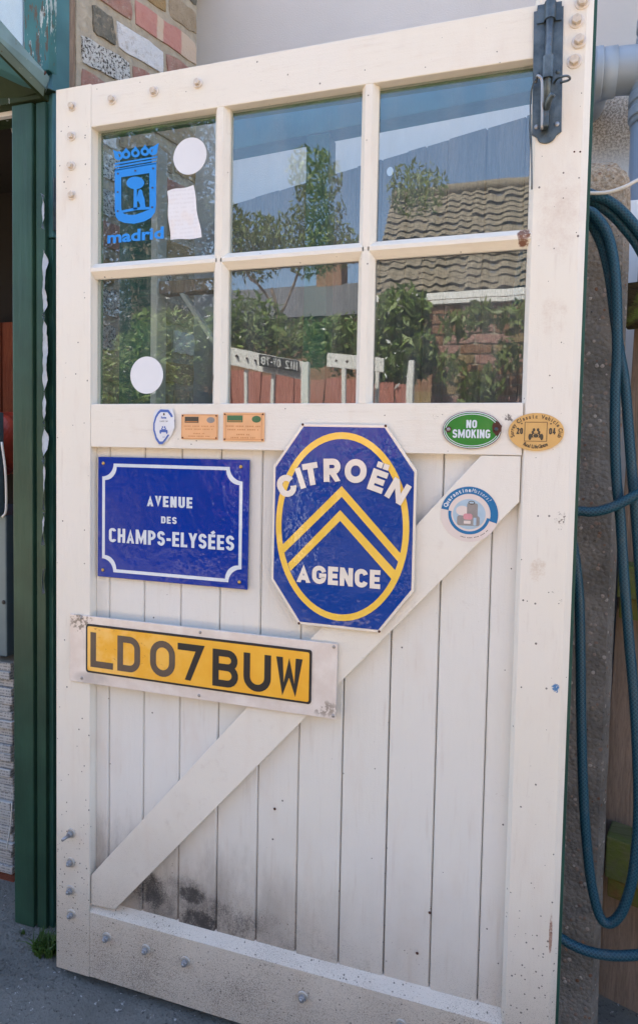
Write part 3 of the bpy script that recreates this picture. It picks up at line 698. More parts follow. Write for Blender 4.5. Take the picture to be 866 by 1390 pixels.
for v in bm.verts:
    k = math.sin(v.co.x * 70 + v.co.z * 40) * .12 + math.sin(v.co.z * 55 + v.co.y * 80) * .1; v.co *= 1 + k * .6; v.co.z *= 1.0; v.co.x *= .6
bmesh.ops.translate(bm, vec=W(10, 600, .36), verts=bm.verts); bm.to_mesh(bg_.data); bm.free()
news = thing('newspaper_stack', 'tall pile of printed newspapers inside the doorway beside the green frame', 'newspapers', (-.3, .25, .15))
zb, ztp = W(10, 1186, .24).z, W(10, 900, .24).z
nn = 26; rn = random.Random(9)
for i in range(nn):
    z0 = zb + (ztp - zb) * i / nn; dx = rn.uniform(-.006, .006)
    box('newspaper', -.6, W(17, 1000, .24).x + dx, .24 + rn.uniform(-.006, .006), .5, z0 + .0008, zb + (ztp - zb) * (i + 1) / nn, MAT['newsprint'], news, .003)
tag(tube('white_wire', [W(17, 1090, .2), W(15, 1120, .2), W(10, 1150, .2), W(9, 1152, .2)], .0018, MAT['cord']), 'short white wire dangling in front of the newspaper pile', 'wire')
tag(tube('thin_cable', [W(14, 135, .3), W(13, 155, .3), W(16, 172, .3), W(19, 185, .3)], .0022, MAT['cord']), 'thin pale cable hanging just under the lintel inside the dark garage', 'cable')
tag(box('timber_plinth', -.75, W(19, 1200, .22).x, .22, .5, W(10, 1222, .22).z, zb - .001, MAT['redwood'], None, .003), 'red brown timber bearer under the pile of newspapers', 'timber')
tp = thing('timber_stack', 'rough red brown timber panel deep inside the garage above the locker', 'panel', (-.6, .6, 1.2))
for i in range(5): box('board', -.95 + i * .075, -.95 + i * .075 + .07, .60 + .004 * (i % 2), .62, 1.1, 1.62, MAT['redwood'], tp, .002)

# ================================================================== the door
D = thing('garage_door', 'open cream white ledged garage door with six window panes above vertical boards and a diagonal brace', 'door', (0, 0, 0))
TOP = 1.985
WH, WHH, BD = MAT['white'], MAT['whiteh'], MAT['board']
ZT0, ZT1, ZM0, ZM1, ZB1 = 1.8835, 1.9712, 1.2025, 1.2955, .16
profz('stile', [(0, .001), (.001, 0), (.0885, 0), (.0895, .001), (.0895, .008), (.0935, .03), (0, .03)], 0, 1.9725, WH, D)
profz('stile', [(.9865, .006), (.9905, 0), (1.0655, 0), (1.077, .009), (1.077, .03), (.983, .03), (.983, .014)], 0, TOP, WH, D)
for x0, x1_ in ((.002, .088), (.988, 1.0795)): box('back_layer', x0, x1_, .0305, .046, .004, 1.97 if x0 < .5 else TOP - .004, MAT['back'], D, .001)
def rail(name, x0, x1_, z0, z1, y0=.0008, ctop=.001, cbot=.001, dtop=.001):
    return profx(name, [(y0, z0 + cbot), (y0 + cbot, z0), (.03, z0), (.03, z1), (y0 + dtop, z1), (y0, z1 - ctop)], x0, x1_, WHH, D)
rail('top_rail', .0902, .9858, ZT0, ZT1); rail('middle_rail', .0902, .9858, ZM0, ZM1, .0012)
rail('bottom_rail', .0902, .9858, 0, ZB1 + .012, .0006, .02, .001, .022)
for z0, z1 in ((ZT0 - .006, ZT1 - .002), (ZM0, ZM1), (0.002, ZB1)): box('back_layer', .09, .986, .0312, .046, z0, z1, MAT['back'], D, .001)
# glazing bars
def vbar(cx, wd):
    h = wd / 2; profz('glazing_bar', [(cx - h, .02), (cx - h, .014), (cx - .0065, .001), (cx + .0065, .001), (cx + h, .014), (cx + h, .02), (cx + h - .003, .036), (cx - h + .003, .036)], ZM1, ZT0, WH, D)
XB = [.0895, .3925, .6955, .9840]
vbar(XB[1], .032); vbar(XB[2], .032)
for i in range(3):
    x0 = XB[i] + (.016 if i else .0045); x1_ = XB[i + 1] - (.016 if i < 2 else .0)
    profx('glazing_bar', [(.02, 1.566), (.014, 1.566), (.001, 1.5795), (.001, 1.587), (.012, 1.5985), (.02, 1.5985), (.036, 1.592), (.036, 1.572)], x0 - .012, x1_ + .012, WHH, D, mitre=-.75 * 1.0 if False else 0)
    for z0, z1 in ((ZM1 + .001, 1.5655), (1.599, ZT0 - .001)):
        p = box('pane', x0 - .001, x1_ + .001 if i < 2 else .9825, .0205, .0235, z0, z1, MAT['glass'], D, 0)
# recessed boards, v-jointed
XJ = [.0905, .1255, .2135, .3030, .3945, .4860, .5750, .6655, .7580, .8490, .9390, .9860]
for i in range(len(XJ) - 1):
    x0, x1_ = XJ[i], XJ[i + 1]; g = [.0012, .0008, .0011, .0015, .0009, .0013, .0009, .0022, .0016, .0012, .001][i]; yo = .0195 + (i * 7 % 3) * .0007
    e = .0035
    profz('board', [(x0 + g * .5, yo + e), (x0 + g * .5 + e * .6, yo), (x1_ - g * .5 - e * .6, yo), (x1_ - g * .5, yo + e), (x1_ - g * .5, .034), (x0 + g * .5, .034)], .02, ZM0 + .02, BD, D)
box('board_backing', .09, .986, .0345, .042, .1, ZM0 + .01, MAT['back'], D, 0)
bz = [(.0925, .2375), (.0925, .1685), (.1545, .1715), (.9845, 1.1205), (.9845, 1.2015), (.9165, 1.2015)]
def t_brace():
    return white_paint('white_paint_brace', (.45, 1, .45))
prism('brace', bz, .0028, .0185, t_brace(), D, .0012)
# coach bolts
def hexmesh(r=.0085):
    bm = bmesh.new(); bmesh.ops.create_cone(bm, cap_ends=True, segments=6, radius1=r, radius2=r * .92, depth=.007); bmesh.ops.rotate(bm, matrix=Matrix.Rotation(R(90), 3, 'X'), verts=bm.verts)
    bmesh.ops.translate(bm, vec=(0, -.006, 0), verts=bm.verts)
    bmesh.ops.bevel(bm, geom=list(bm.edges), offset=.0006, segments=1, affect='EDGES'); me = bpy.data.meshes.new('bolt'); bm.to_mesh(me); bm.free(); return me
def washmesh(r=.0125):
    bm = bmesh.new(); bmesh.ops.create_cone(bm, cap_ends=True, segments=24, radius1=r, radius2=r * .9, depth=.0022); bmesh.ops.rotate(bm, matrix=Matrix.Rotation(R(90), 3, 'X'), verts=bm.verts); bmesh.ops.translate(bm, vec=(0, -.0012, 0), verts=bm.verts)
    me = bpy.data.meshes.new('washer'); bm.to_mesh(me); bm.free()
    for p in me.polygons: p.use_smooth = False
    return me
MAT['boltpaint'] = plain('painted_rusty_bolt', (.56, .48, .39), .45, .1, .35, 160, .0008); MAT['boltgrey'] = plain('dull_zinc_bolt', (.28, .29, .31), .45, .5, .3, 160, .0008)
MAT['washpaint'] = plain('painted_washer', (.66, .6, .54), .4, .1, .2, 100)
MAT['washgrey'] = plain('dusty_washer', (.42, .39, .35), .5, .2, .3, 100)
h1, h2, w1, w2 = hexmesh(), hexmesh(.0072), washmesh(), washmesh(.0115)
h1.materials.append(MAT['boltpaint']); w1.materials.append(MAT['washpaint']); h2.materials.append(MAT['boltgrey']); w2.materials.append(MAT['washgrey'])
BO = [(.0425, 1.932), (.0412, 1.8696), (.04, 1.8073), (.0421, 1.745), (.1423, 1.9324), (.2421, 1.9347), (.3427, 1.9364), (1.0576, 1.9614), (1.0498, 1.9324), (1.0549, 1.8986), (1.0486, 1.8669)]
BL = [(.0414, .3257), (.0405, .2576), (.0395, .1924), (.042, .136), (.1361, .105), (.2368, .1035), (.334, .102), (.6, .1), (.8, .1)]
for i, (x, z) in enumerate(BO + BL):
    lo = i >= len(BO); o = bpy.data.objects.new('bolt', h2 if lo else h1); o.location = (x, -.0006, z); o.rotation_euler = (R(random.uniform(-6, 6)), random.random() * 3, R(random.uniform(-6, 6))); k = .82 if (not lo and i < 7) else 1.0; o.scale = (k, k, k); link(o, D)
    q = bpy.data.objects.new('washer', w2 if lo else w1); q.location = (0, .0006, 0); link(q, o)
    if lo: tube('bolt_shank', [(x, -.009, z), (x - .002, -.028 if i == len(BO) else -.0125, z)], .0036, MAT['boltgrey'], D, n=0)
for px, py in ((583, 1239), (566, 1294), (373, 1098)): screw(*W2(px, py, .019), .019, .0028, MAT['rust'], D, 'nail')
for px, py in ((779, 206), (787, 206)): screw(*W2(px, py), .0, .0016, MAT['rust'], D, 'nail')
# green weather strip on the back edge
box('weather_strip', 1.0772, 1.0835, .024, .05, .0, TOP, MAT['frame'], D, .001)

# slide bolt
sb = thing('slide_bolt', 'long dark steel slide bolt with wire staple at the top right corner of the door', 'bolt', (1.007, 0, 1.85))
BS = MAT['boltsteel']
pl = [(.9812, 1.9590), (1.0285, 1.9598), (1.0322, 1.7535), (1.0255, 1.7485)] + ellipse(1.0085, 1.750, .0155, .0135, 12, -8, -172) + [(.9925, 1.7485), (.9847, 1.7535)]
prism('back_plate', pl, -.003, -.0002, BS, sb, .0008)
def keeper(zc, hh, x0=.9978, x1_=1.0165):
    prof = []; cx = (x0 + x1_) / 2; r = (x1_ - x0) / 2
    o_ = [(x0 - .011, -.0030), (x0 - .011, -.0052), (x0 - .001, -.0056)] + [(cx - r * math.cos(R(a)), -.007 - r * 1.25 * math.sin(R(a))) for a in range(0, 181, 20)] + [(x1_ + .001, -.0056), (x1_ + .009, -.0052), (x1_ + .009, -.003)]
    return profz('keeper', o_, zc - hh / 2, zc + hh / 2, BS, sb)
keeper(1.9515, .030)
tube('bolt_rod', [(1.0072, -.0115, 1.955), (1.0058, -.0115, 1.76)], .0062, BS, sb, n=0, seg=14)
profz('keeper', [(.9985, -.003), (.9985, -.018), (1.0015, -.021), (1.0115, -.021), (1.0145, -.018), (1.0145, -.003)], 1.838, 1.874, BS, sb)
tube('handle_knob', [(1.006, -.014, 1.785), (1.010, -.028, 1.795), (1.0155, -.034, 1.801)], .0052, BS, sb)
box('bolt_end', .9985, 1.0115, -.019, -.003, 1.757, 1.792, BS, sb, .003)
tube('staple', [W(752, 112, -.004), W(757, 106, -.02), W(768, 103, -.035), W(773, 105.5, -.035), W(771, 109, -.03), W(760, 112, -.02)], .0019, BS, sb)
tube('locking_pin', [W(727, 112, -.01), W(728.5, 104, -.022), W(732, 104, -.027), W(735.0, 111, -.026), W(735.2, 140, -.022), W(735, 176, -.016)], .0023, MAT['steel'], sb)
tube('hanging_wire', [W(731, 103, -.02), W(724, 112, -.02), W(720, 130, -.012), W(719.5, 160, -.008), W(721, 200, -.006), W(721.5, 257, -.004)], .0013, BS, sb)
for x, z in ((.9894, 1.9421), (1.0217, 1.9411), (1.0234, 1.8527), (.9905, 1.853), (.9919, 1.7656), (1.0244, 1.7661)): screw(x, z, -.003, .0042, MAT['steel'] if z < 1.8 else BS, sb)

# ================================================================== signs and stickers on the door
# blue street name plate
sg = thing('street_sign', 'rectangular blue enamel street sign reading AVENUE DES CHAMPS-ELYSÉES on the upper boards', 'sign', (.29, .01, 1.05))
YS = .0115
c4 = [W2(133.7, 619.9, YS), W2(338.7, 624.3, YS), W2(335.6, 800.7, YS), W2(132.9, 782.3, YS)]
prism('plate', c4, YS, YS + .0035, MAT['blue'], sg, .0012)
def Sg(px, py): return W2(80 + px / 2.887, 600 + py / 2.887, YS)
x0, zt_ = Sg(172, 83); x1_, _ = Sg(721, 140); _, zb_ = Sg(215, 510); zb_ = (zb_ + Sg(672, 550)[1]) / 2
def notch(x0, x1_, z0, z1, r):
    return (ellipse(x0, z1, r, r, 10, 0, -90)[:: 1] + ellipse(x0, z0, r, r, 10, 90, 0) + ellipse(x1_, z0, r, r, 10, 180, 90) + ellipse(x1_, z1, r, r, 10, 270, 180))
ring('border', notch(x0, x1_, zb_, zt_, .029), notch(x0 + .007, x1_ - .007, zb_ + .007, zt_ - .007, .0295), YS - .0005, MAT['letterwhite'], sg)
def lab(s, l, r_, top, bot, t, **k):
    a = Sg(l, bot); b = Sg(r_, bot); tz = Sg(l, top)[1]; return letters('lettering', s, a[0], a[1], b[0] - a[0], tz - a[1], t, YS - .0006, MAT['letterwhite'], sg, **k)
lab('AVENUE', 347, 524, 209, 251, .21, gap=.13, ww=.95); lab('DES', 402, 463, 291, 318, .2, gap=.15, ww=.95)
lab('CHAMPS-ELYSÉES', 198, 688, 336, 391, .185, gap=.10, ww=.9)
for px, py in ((176, 83), (714, 97), (708, 549), (174, 501)): screw(*Sg(px, py), YS - .0008, .0038, MAT['brass'], sg)

# octagonal garage agency sign
oc = thing('octagonal_sign', 'blue octagonal enamel sign with yellow double chevron, CITROËN over AGENCE', 'sign', (.66, -.01, 1.05))
YO = -.006
def Og(px, py, y=YO): return W2(340 + px / 2.887, 560 + py / 2.887, y)
po = [Og(*q) for q in ((204, 44), (531, 49), (651, 228), (639, 701), (505, 863), (189, 829), (82, 655), (91, 209))]
cx_, cz_ = sum(p[0] for p in po) / 8, sum(p[1] for p in po) / 8
prism('plate', po, YO, YO + .004, MAT['creamletter'], oc, .001)
inn = [(cx_ + (p[0] - cx_) * .968, cz_ + (p[1] - cz_) * .974) for p in po]
flat('blue_field', inn, YO - .0004, MAT['blue2'], oc)
ex, ez = .6585, 1.0575; eo = [Og(360, 77)[1], Og(365, 818)[1], Og(100, 455)[0], Og(622, 455)[0]]
ex, ez = (eo[2] + eo[3]) / 2, (eo[0] + eo[1]) / 2; rx_, rz_ = (eo[3] - eo[2]) / 2, (eo[0] - eo[1]) / 2
ring('oval_band', ellipse(ex, ez, rx_, rz_, 64), ellipse(ex, ez, rx_ - .0118, rz_ - .0128, 64), YO - .0008, MAT['yellow'], oc)
def chev(a, b, c, d, e, f): return [Og(*q) for q in (a, b, c, d, e, f)]
flat('chevron', chev((358, 288), (588, 552), (580, 586), (358, 330), (134, 548), (122, 522))[0:1] + chev((358, 288), (588, 552), (580, 586), (358, 330), (134, 548), (122, 522))[1:], YO - .0012, MAT['yellow'], oc)
flat('chevron', chev((352, 382), (571, 622), (556, 656), (352, 424), (158, 620), (147, 592)), YO - .0012, MAT['yellow'], oc)
for i, (ch, px, py, a_, wd, hh) in enumerate((('C', 143, 287, 28, .038, .044), ('I', 197, 257, 20, .013, .0415), ('T', 239, 241, 11, .031, .043), ('R', 321, 226, 2, .034, .0445), ('O', 413, 229, -5, .0425, .0455), ('Ë', 499, 268, -18, .030, .041), ('N', 578, 308, -29, .036, .041))):
    p = Og(px, py); one_letter(ch, p[0], p[1], a_, wd, hh, .265, YO - .0017 - .0002 * i, MAT['creamletter'], oc)
p = Og(182, 664); q = Og(508, 688); letters('lettering', 'AGENCE', p[0], (p[1] + q[1]) / 2 - .0005, q[0] - p[0], .0355, .25, YO - .0016, MAT['creamletter'], oc, gap=.1, wid=dict(A=.78, G=.8, E=.56, N=.72, C=.72))
for px, py in ((205, 47), (529, 52), (504, 858), (190, 826)): screw(*Og(px, py), YO - .0004, .0026, MAT['rust'], oc)

# number plate on its white backing
npl = thing('number_plate', 'yellow number plate LD07 BUW on a scuffed white metal backing', 'number plate', (.35, -.005, .75))
YN = -.004
s1, s2 = 866 / 190, 866 / 200
def N1(px, py, y=YN): return W2(90 + px / s1, 825 + py / s1, y)
def N2(px, py, y=YN): return W2(270 + px / s2, 850 + py / s2, y)
prism('backing', [N1(25, 38), N2(815, 105), N2(803, 549), N1(22, 451)], YN, YN + .0035, MAT['alu'], npl, .0008)
tl, bl, tr, br = N1(130, 95), N1(125, 390), N2(665, 143), N2(660, 464)
def rrect(x0, x1_, z0, z1, r, n=6): return ellipse(x1_ - r, z1 - r, r, r, n, 0, 90) + ellipse(x0 + r, z1 - r, r, r, n, 90, 180) + ellipse(x0 + r, z0 + r, r, r, n, 180, 270) + ellipse(x1_ - r, z0 + r, r, r, n, 270, 360)
X0, X1, Z0, Z1 = (tl[0] + bl[0]) / 2, (tr[0] + br[0]) / 2, (bl[1] + br[1]) / 2, (tl[1] + tr[1]) / 2
prism('plate_border', rrect(X0, X1, Z0, Z1, .006), YN - .0022, YN - .0001, MAT['black'], npl, .0004)
flat('yellow_field', rrect(X0 + .0045, X1 - .0045, Z0 + .0045, Z1 - .0045, .004), YN - .0026, MAT['plateyellow'], npl)
zc, zt2 = .7190, .7965
for i, (ch, a_, b_) in enumerate((('L', .0973, .1553), ('D', .1662, .2228), ('0', .2471, .3071), ('7', .3129, .3704), ('B', .3940, .4518), ('U', .4635, .5232), ('W', .5345, .5888))):
    u = (a_ - .0801) / .5253; hh = .0775; zc_ = .7185 + (-.003 if i > 3 else 0); w_ = b_ - a_
    one_letter(ch, (a_ + b_) / 2 - .0007, zc_ + hh / 2, 0, w_, hh, .185, YN - .003, MAT['faded'] if i < 3 else MAT['black'], npl)
for q in (N1(830, 152), N1(97, 434), N1(823, 543), N2(793, 122), N2(789, 527), N1(95, 62)): screw(*q, YN - .0004, .0034, MAT['steel'], npl, 'rivet')

# small enamel NO SMOKING oval
ns = thing('no_smoking_sign', 'small green enamel oval reading NO SMOKING with rusty chips at both ends', 'sign', (.9, -.004, 1.247))
YK = -.002; ox, oz = .8988, 1.2467
prism('plate', ellipse(ox, oz, .0515, .0338, 48), YK, YK + .0022, MAT['rust'], ns, .0004)
flat('white_rim', ellipse(ox, oz, .0503, .0328, 48), YK - .0003, MAT['letterwhite'], ns)
flat('green_rim', ellipse(ox, oz, .0488, .0312, 48), YK - .0006, MAT['signgreen'], ns)
ring('white_line', ellipse(ox, oz, .0468, .0292, 48), ellipse(ox, oz, .0455, .0279, 48), YK - .0009, MAT['letterwhite'], ns)
letters('lettering', 'NO', ox - .0095, oz + .0035, .0185,   .0145, .2, YK - .001, MAT['letterwhite'], ns, gap=.12)
letters('lettering', 'SMOKING', ox - .0335, oz - .0145, .066, .0155, .19, YK - .001, MAT['letterwhite'], ns, gap=.1)
def chip(cx, cz, rx, rz, y, n=18):
    rr = random.Random(int(cx * 1e4)); return flat('rust_chip', [(cx + rx * math.cos(6.283 * i / n) * rr.uniform(.75, 1.1), cz + rz * math.sin(6.283 * i / n) * rr.uniform(.75, 1.1)) for i in range(n)], y, MAT['rust'], ns)
chip(.9425, 1.2500, .0085, .0145, YK - .0013); chip(.8575, 1.2475, .0055, .006, YK - .0013)
screw(.858, 1.2475, YK - .002, .0035, MAT['steel'], ns); screw(.9415, 1.2485, YK - .002, .0035, MAT['boltsteel'], ns)

# gold club badge
gb = thing('club_badge', 'gold oval club badge dated 2004 with a vintage car drawing, right of the green oval', 'badge', (1.008, -.004, 1.244))
gx, gz = 1.0082, 1.2443
prism('plate', ellipse(gx, gz, .0462, .0330, 48), -.003, .0, MAT['gold'], gb, .0008)
arctext('lettering', 'Surrey Classic Vehicle Club', gx, gz, .0372, .0238, 196, -16, .0094, MAT['plaquedark'], gb, -.0036, .00025, .85, shear=0)
arctext('lettering', 'Rural Life Centre', gx, gz, .0345, .0285, 236, 304, .0088, MAT['plaquedark'], gb, -.0036, .00025, .85, inward=True)
for s_, a_, b_ in (('20', gx - .0325, .0095), ('04', gx + .0215, .0095)): letters('lettering', s_, a_, gz - .004, .0108, .0112, .24, -.0036, MAT['plaquedark'], gb, gap=.12)
ring('picture_frame', [(gx - .019, gz - .0165), (gx + .0185, gz - .0165), (gx + .0185, gz + .0175), (gx - .019, gz + .0175)], [(gx - .0181, gz - .0156), (gx + .0176, gz - .0156), (gx + .0176, gz + .0166), (gx - .0181, gz + .0166)], -.0035, MAT['plaquedark'], gb)
def car_print(parent, cx, cz, k, y, m):
    flat('car_body', [(cx + a * k, cz + b * k) for a, b in ((-.55, -.5), (.55, -.5), (.62, -.1), (.42, .1), (-.42, .1), (-.62, -.1))], y, m, parent)
    for a in (-.72, .72): flat('car_wheel', ellipse(cx + a * k, cz - .42 * k, .2 * k, .42 * k, 14), y, m, parent)
    for a in (-.4, .4): flat('car_lamp', ellipse(cx + a * k, cz + .2 * k, .15 * k, .16 * k, 12), y, m, parent)
    for a in (-.25, .25): flat('car_seat', ellipse(cx + a * k, cz + .5 * k, .16 * k, .22 * k, 12), y, m, parent)
car_print(gb, gx, gz - .003, .0135, -.0036, MAT['plaquedark'])
ring('car_grille', ellipse(gx, gz - .0065, .0052, .0042, 20), ellipse(gx, gz - .0065, .0044, .0034, 20), -.0039, MAT['gold'], gb)
for a in (-.024, .024): flat('dot', ellipse(gx + a, gz + .0145, .0014, .0014, 8), -.0036, MAT['plaquedark'], gb)

# round quarantine sticker
qs = thing('round_sticker', 'round blue and pale sticker reading Quarantine Matters! on the diagonal brace', 'sticker', (.9, .002, 1.097))
qx, qz = .8985, 1.0945; yq = .0022
flat('pale_disc', ellipse(qx, qz, .0512, .0505, 48), yq, MAT['stickerpale'], qs)
ring('blue_arc', ellipse(qx, qz, .0508, .0500, 40, 171, -17), ellipse(qx, qz, .0375, .0370, 40, 171, -17), yq - .0003, MAT['stickerblue'], qs, False)
ring('blue_arc', ellipse(qx, qz, .0372, .0368, 40, 172, 350), ellipse(qx, qz, .0318, .0312, 40, 172, 350), yq - .0003, MAT['stickerblue'], qs, False)
arctext('lettering', 'Quarantine', qx, qz, .0412, .0405, 160, 90, .0102, MAT['disc'], qs, yq - .0006, .0003, .92)
arctext('lettering', 'Matters!', qx, qz, .0412, .0405, 82, 38, .0098, MAT['disc'], qs, yq - .0006, 0, .8, shear=.3)
flat('picture_sky', ellipse(qx, qz, .029, .0275, 36), yq - .0003, MAT['stickersky'], qs)
flat('picture_cloud', ellipse(qx - .012, qz + .006, .0115, .009, 20), yq - .0005, MAT['stickerpale'], qs)
flat('picture_case', rrect(qx - .004, qx + .015, qz - .006, qz + .02, .003), yq - .0006, MAT['stickergrey'], qs)
ring('case_handle', ellipse(qx + .004, qz + .021, .006, .0035, 16), ellipse(qx + .004, qz + .021, .0045, .0022, 16), yq - .0007, MAT['plaquedark'], qs)
flat('picture_luggage', rrect(qx - .021, qx + .019, qz - .021, qz - .003, .004), yq - .0008, MAT['stickergrey'], qs)
flat('picture_cushion', rrect(qx - .010, qx + .006, qz - .010, qz + .001, .004), yq - .001, MAT['stickerpink'], qs)
flat('picture_label', rrect(qx - .009, qx + .003, qz - .0175, qz - .012, .001), yq - .001, MAT['stickerpale'], qs)
flat('picture_strap', rrect(qx + .008, qx + .013, qz - .02, qz - .006, .001), yq - .001, MAT['stickersky'], qs)
arctext('lettering', 'WORK FROM HOME STAY WELL', qx, qz, .0415, .0415, 255, 325, .0036, MAT['plaquedark'], qs, yq - .0006, 0, .9, inward=True) if False else None
for i in range(22):                                               # line of small print, too small to read
    a = R(252 + i * 3.2)
    if i % 5 == 4: continue
    x_, z_ = qx + .0435 * math.cos(a), qz + .0430 * math.sin(a); flat('small_print', ellipse(x_, z_, .0009, .0009, 6), yq - .0004, MAT['plaquedark'], qs)

# curling shield sticker
sh = thing('shield_sticker', 'small white and blue shield shaped sticker curling off the middle rail', 'sticker', (.27, -.003, 1.247))
def T5(px, py, y=-.001): return W2(200 + px / 5.094, 545 + py / 5.094, y)
def shp(k, cx=118, cy=172): return [(cx + (x - cx) * k, cy + (y - cy) * k) for x, y in ((95, 55), (150, 57), (172, 85), (193, 130), (188, 165), (160, 225), (130, 270), (108, 296), (85, 296), (62, 262), (45, 200), (45, 150), (60, 100), (78, 70))]
bk = [T5(x, y) for x, y in ((60, 55), (175, 50), (192, 95), (194, 180), (170, 235), (140, 275), (95, 300), (55, 268), (43, 140), (42, 90))]
V = [(x, -.0008 - max(0, (x - .291)) * .4, z) for x, z in bk]; mesh('backing', V, [tuple(range(len(V)))], MAT['disc'], sh)
flat('blue_shield', [T5(*p) for p in shp(1)], -.0022, MAT['shieldblue'], sh); flat('white_shield', [T5(*p) for p in shp(.84)], -.0026, MAT['disc'], sh)
car_print(sh, *T5(118, 195), .0105, -.003, MAT['shieldblue'])
text('lettering', 'Route', *T5(118, 118), .0062, MAT['shieldblue'], sh, -.003, .8, .0003, 0, 'CENTER')
text('lettering', 'CLASSIC CAR', *T5(118, 142), .0042, MAT['plaquedark'], sh, -.003, .8, 0, 0, 'CENTER'); text('lettering', 'club', *T5(118, 250), .0045, MAT['shieldblue'], sh, -.003, .8, 0, 0, 'CENTER')
flat('emblem', ellipse(*T5(120, 88), .0022, .0026, 12), -.003, MAT['plaquedark'], sh)

# two orange cards
def card(label, q, hd, pic, frame):
    c = thing('rally_plaque', label, 'plaque', (W(200 + q[0][0] / 5.094, 580).x, -.002, 1.247), 'orange rally cards under the panes')
    pts = [T5(*p) for p in q]; x0, x1_ = pts[0][0], pts[1][0]; z1, z0 = (pts[0][1] + pts[1][1]) / 2, (pts[2][1] + pts[3][1]) / 2; ww, hh = x1_ - x0, z1 - z0
    prism('card', [(x0, z0), (x1_, z0), (x1_, z1), (x0, z1)], -.0016, 0, MAT['plaque'], c, .0003)
    m = .06 if frame else .02
    ring('printed_border', [(x0 + ww * m, z0 + hh * m), (x1_ - ww * m, z0 + hh * m), (x1_ - ww * m, z1 - hh * m), (x0 + ww * m, z1 - hh * m)], [(x0 + ww * m + .0008, z0 + hh * m + .0008), (x1_ - ww * m - .0008, z0 + hh * m + .0008), (x1_ - ww * m - .0008, z1 - hh * m - .0008), (x0 + ww * m + .0008, z1 - hh * m - .0008)], -.002, MAT['plaqueprint'], c)
    flat('printed_heading', [(x0 + ww * a, z0 + hh * b) for a, b in ((.1, .66), (.48, .66), (.48, .9), (.1, .9))], -.002, hd, c)
    text('lettering', 'RALLY', x0 + ww * .29, z0 + hh * .74, hh * .13, MAT['plaqueprint'], c, -.0024, 1.1, .0001, 0, 'CENTER') if False else None
    flat('printed_stripe', [(x0 + ww * a, z0 + hh * b) for a, b in ((.12, .69), (.46, .69), (.46, .72), (.12, .72))], -.0023, MAT['plaqueprint'], c)
    flat('printed_picture', ellipse(x0 + ww * .81, z0 + hh * .77, ww * .11, hh * .12, 18), -.002, pic, c)
    for zz, a, b in ((.50, .08, .92), (.38, .12, .88), (.21, .34, .66), (.10, .2, .8)):
        n = int((b - a) * 26)
        for i in range(n):
            if i % 6 == 5: continue
            xa = x0 + ww * (a + (b - a) * i / n); flat('small_print', [(xa, z0 + hh * zz), (xa + ww * .02, z0 + hh * zz), (xa + ww * .02, z0 + hh * (zz + .045)), (xa, z0 + hh * (zz + .045))], -.002, MAT['plaqueprint'], c)
    for a, b in ((.04, .06), (.96, .06), (.04, .94), (.96, .94)): screw(x0 + ww * a, z0 + hh * b, -.002, .0018, MAT['rust'], c, 'pin')
card('orange card with a black heading panel, left of the pair under the panes', ((238, 87), (490, 90), (488, 265), (238, 258)), MAT['plaquedark'], MAT['stickergrey'], False)
card('orange card with a green heading panel, right of the pair under the panes', ((527, 78), (812, 75), (812, 278), (525, 272)), MAT['plaquegreen'], MAT['plaquegreen'], True)

# on the glass
YG = .0196
def disc(x, z, rx, rz, lb): return tag(prism('glass_disc', ellipse(x, z, rx, rz, 48), YG - .0006, YG + .0004, MAT['disc']), lb, 'sticker', 'white round discs on the glass')
p1, p2 = W(236, 211.5, YG), W(280.8, 211.5, YG); q1, q2 = W(258, 187, YG), W(258, 237, YG)
disc((p1.x + p2.x) / 2, (q1.z + q2.z) / 2, (p2.x - p1.x) / 2, (q1.z - q2.z) / 2, 'plain white disc stuck high on the top left pane above the paper note')
p1, p2 = W(177.6, 509, YG), W(221.8, 509, YG); q1, q2 = W(199.5, 484, YG), W(199.5, 534.5, YG)
disc((p1.x + p2.x) / 2, (q1.z + q2.z) / 2, (p2.x - p1.x) / 2, (q1.z - q2.z) / 2, 'plain white disc low on the bottom left pane')
nq = [W(227.9, 260, YG), W(263, 251.8, YG), W(274.7, 323, YG), W(232.2, 326, YG)]
V, F = [], []
for i in range(9):
    for j in range(9):
        u, v = i / 8, j / 8; p = (nq[0] * (1 - u) + nq[1] * u) * (1 - v) + (nq[3] * (1 - u) + nq[2] * u) * v
        V.append((p.x + .0015 * math.sin(v * 9), YG - .0016 - .0012 * math.sin(u * 5 + v * 3), p.z + .0012 * math.sin(u * 7)))
for i in range(8):
    for j in range(8): F.append((i * 9 + j, i * 9 + j + 1, i * 9 + j + 10, i * 9 + j + 9))
nt_ = thing('paper_note', 'faded white paper note taped to the top left pane below the white disc', 'note', nq[0])
nt_.location = (0, 0, 0); mesh('sheet', V, F, MAT['paper'], nt_, True)
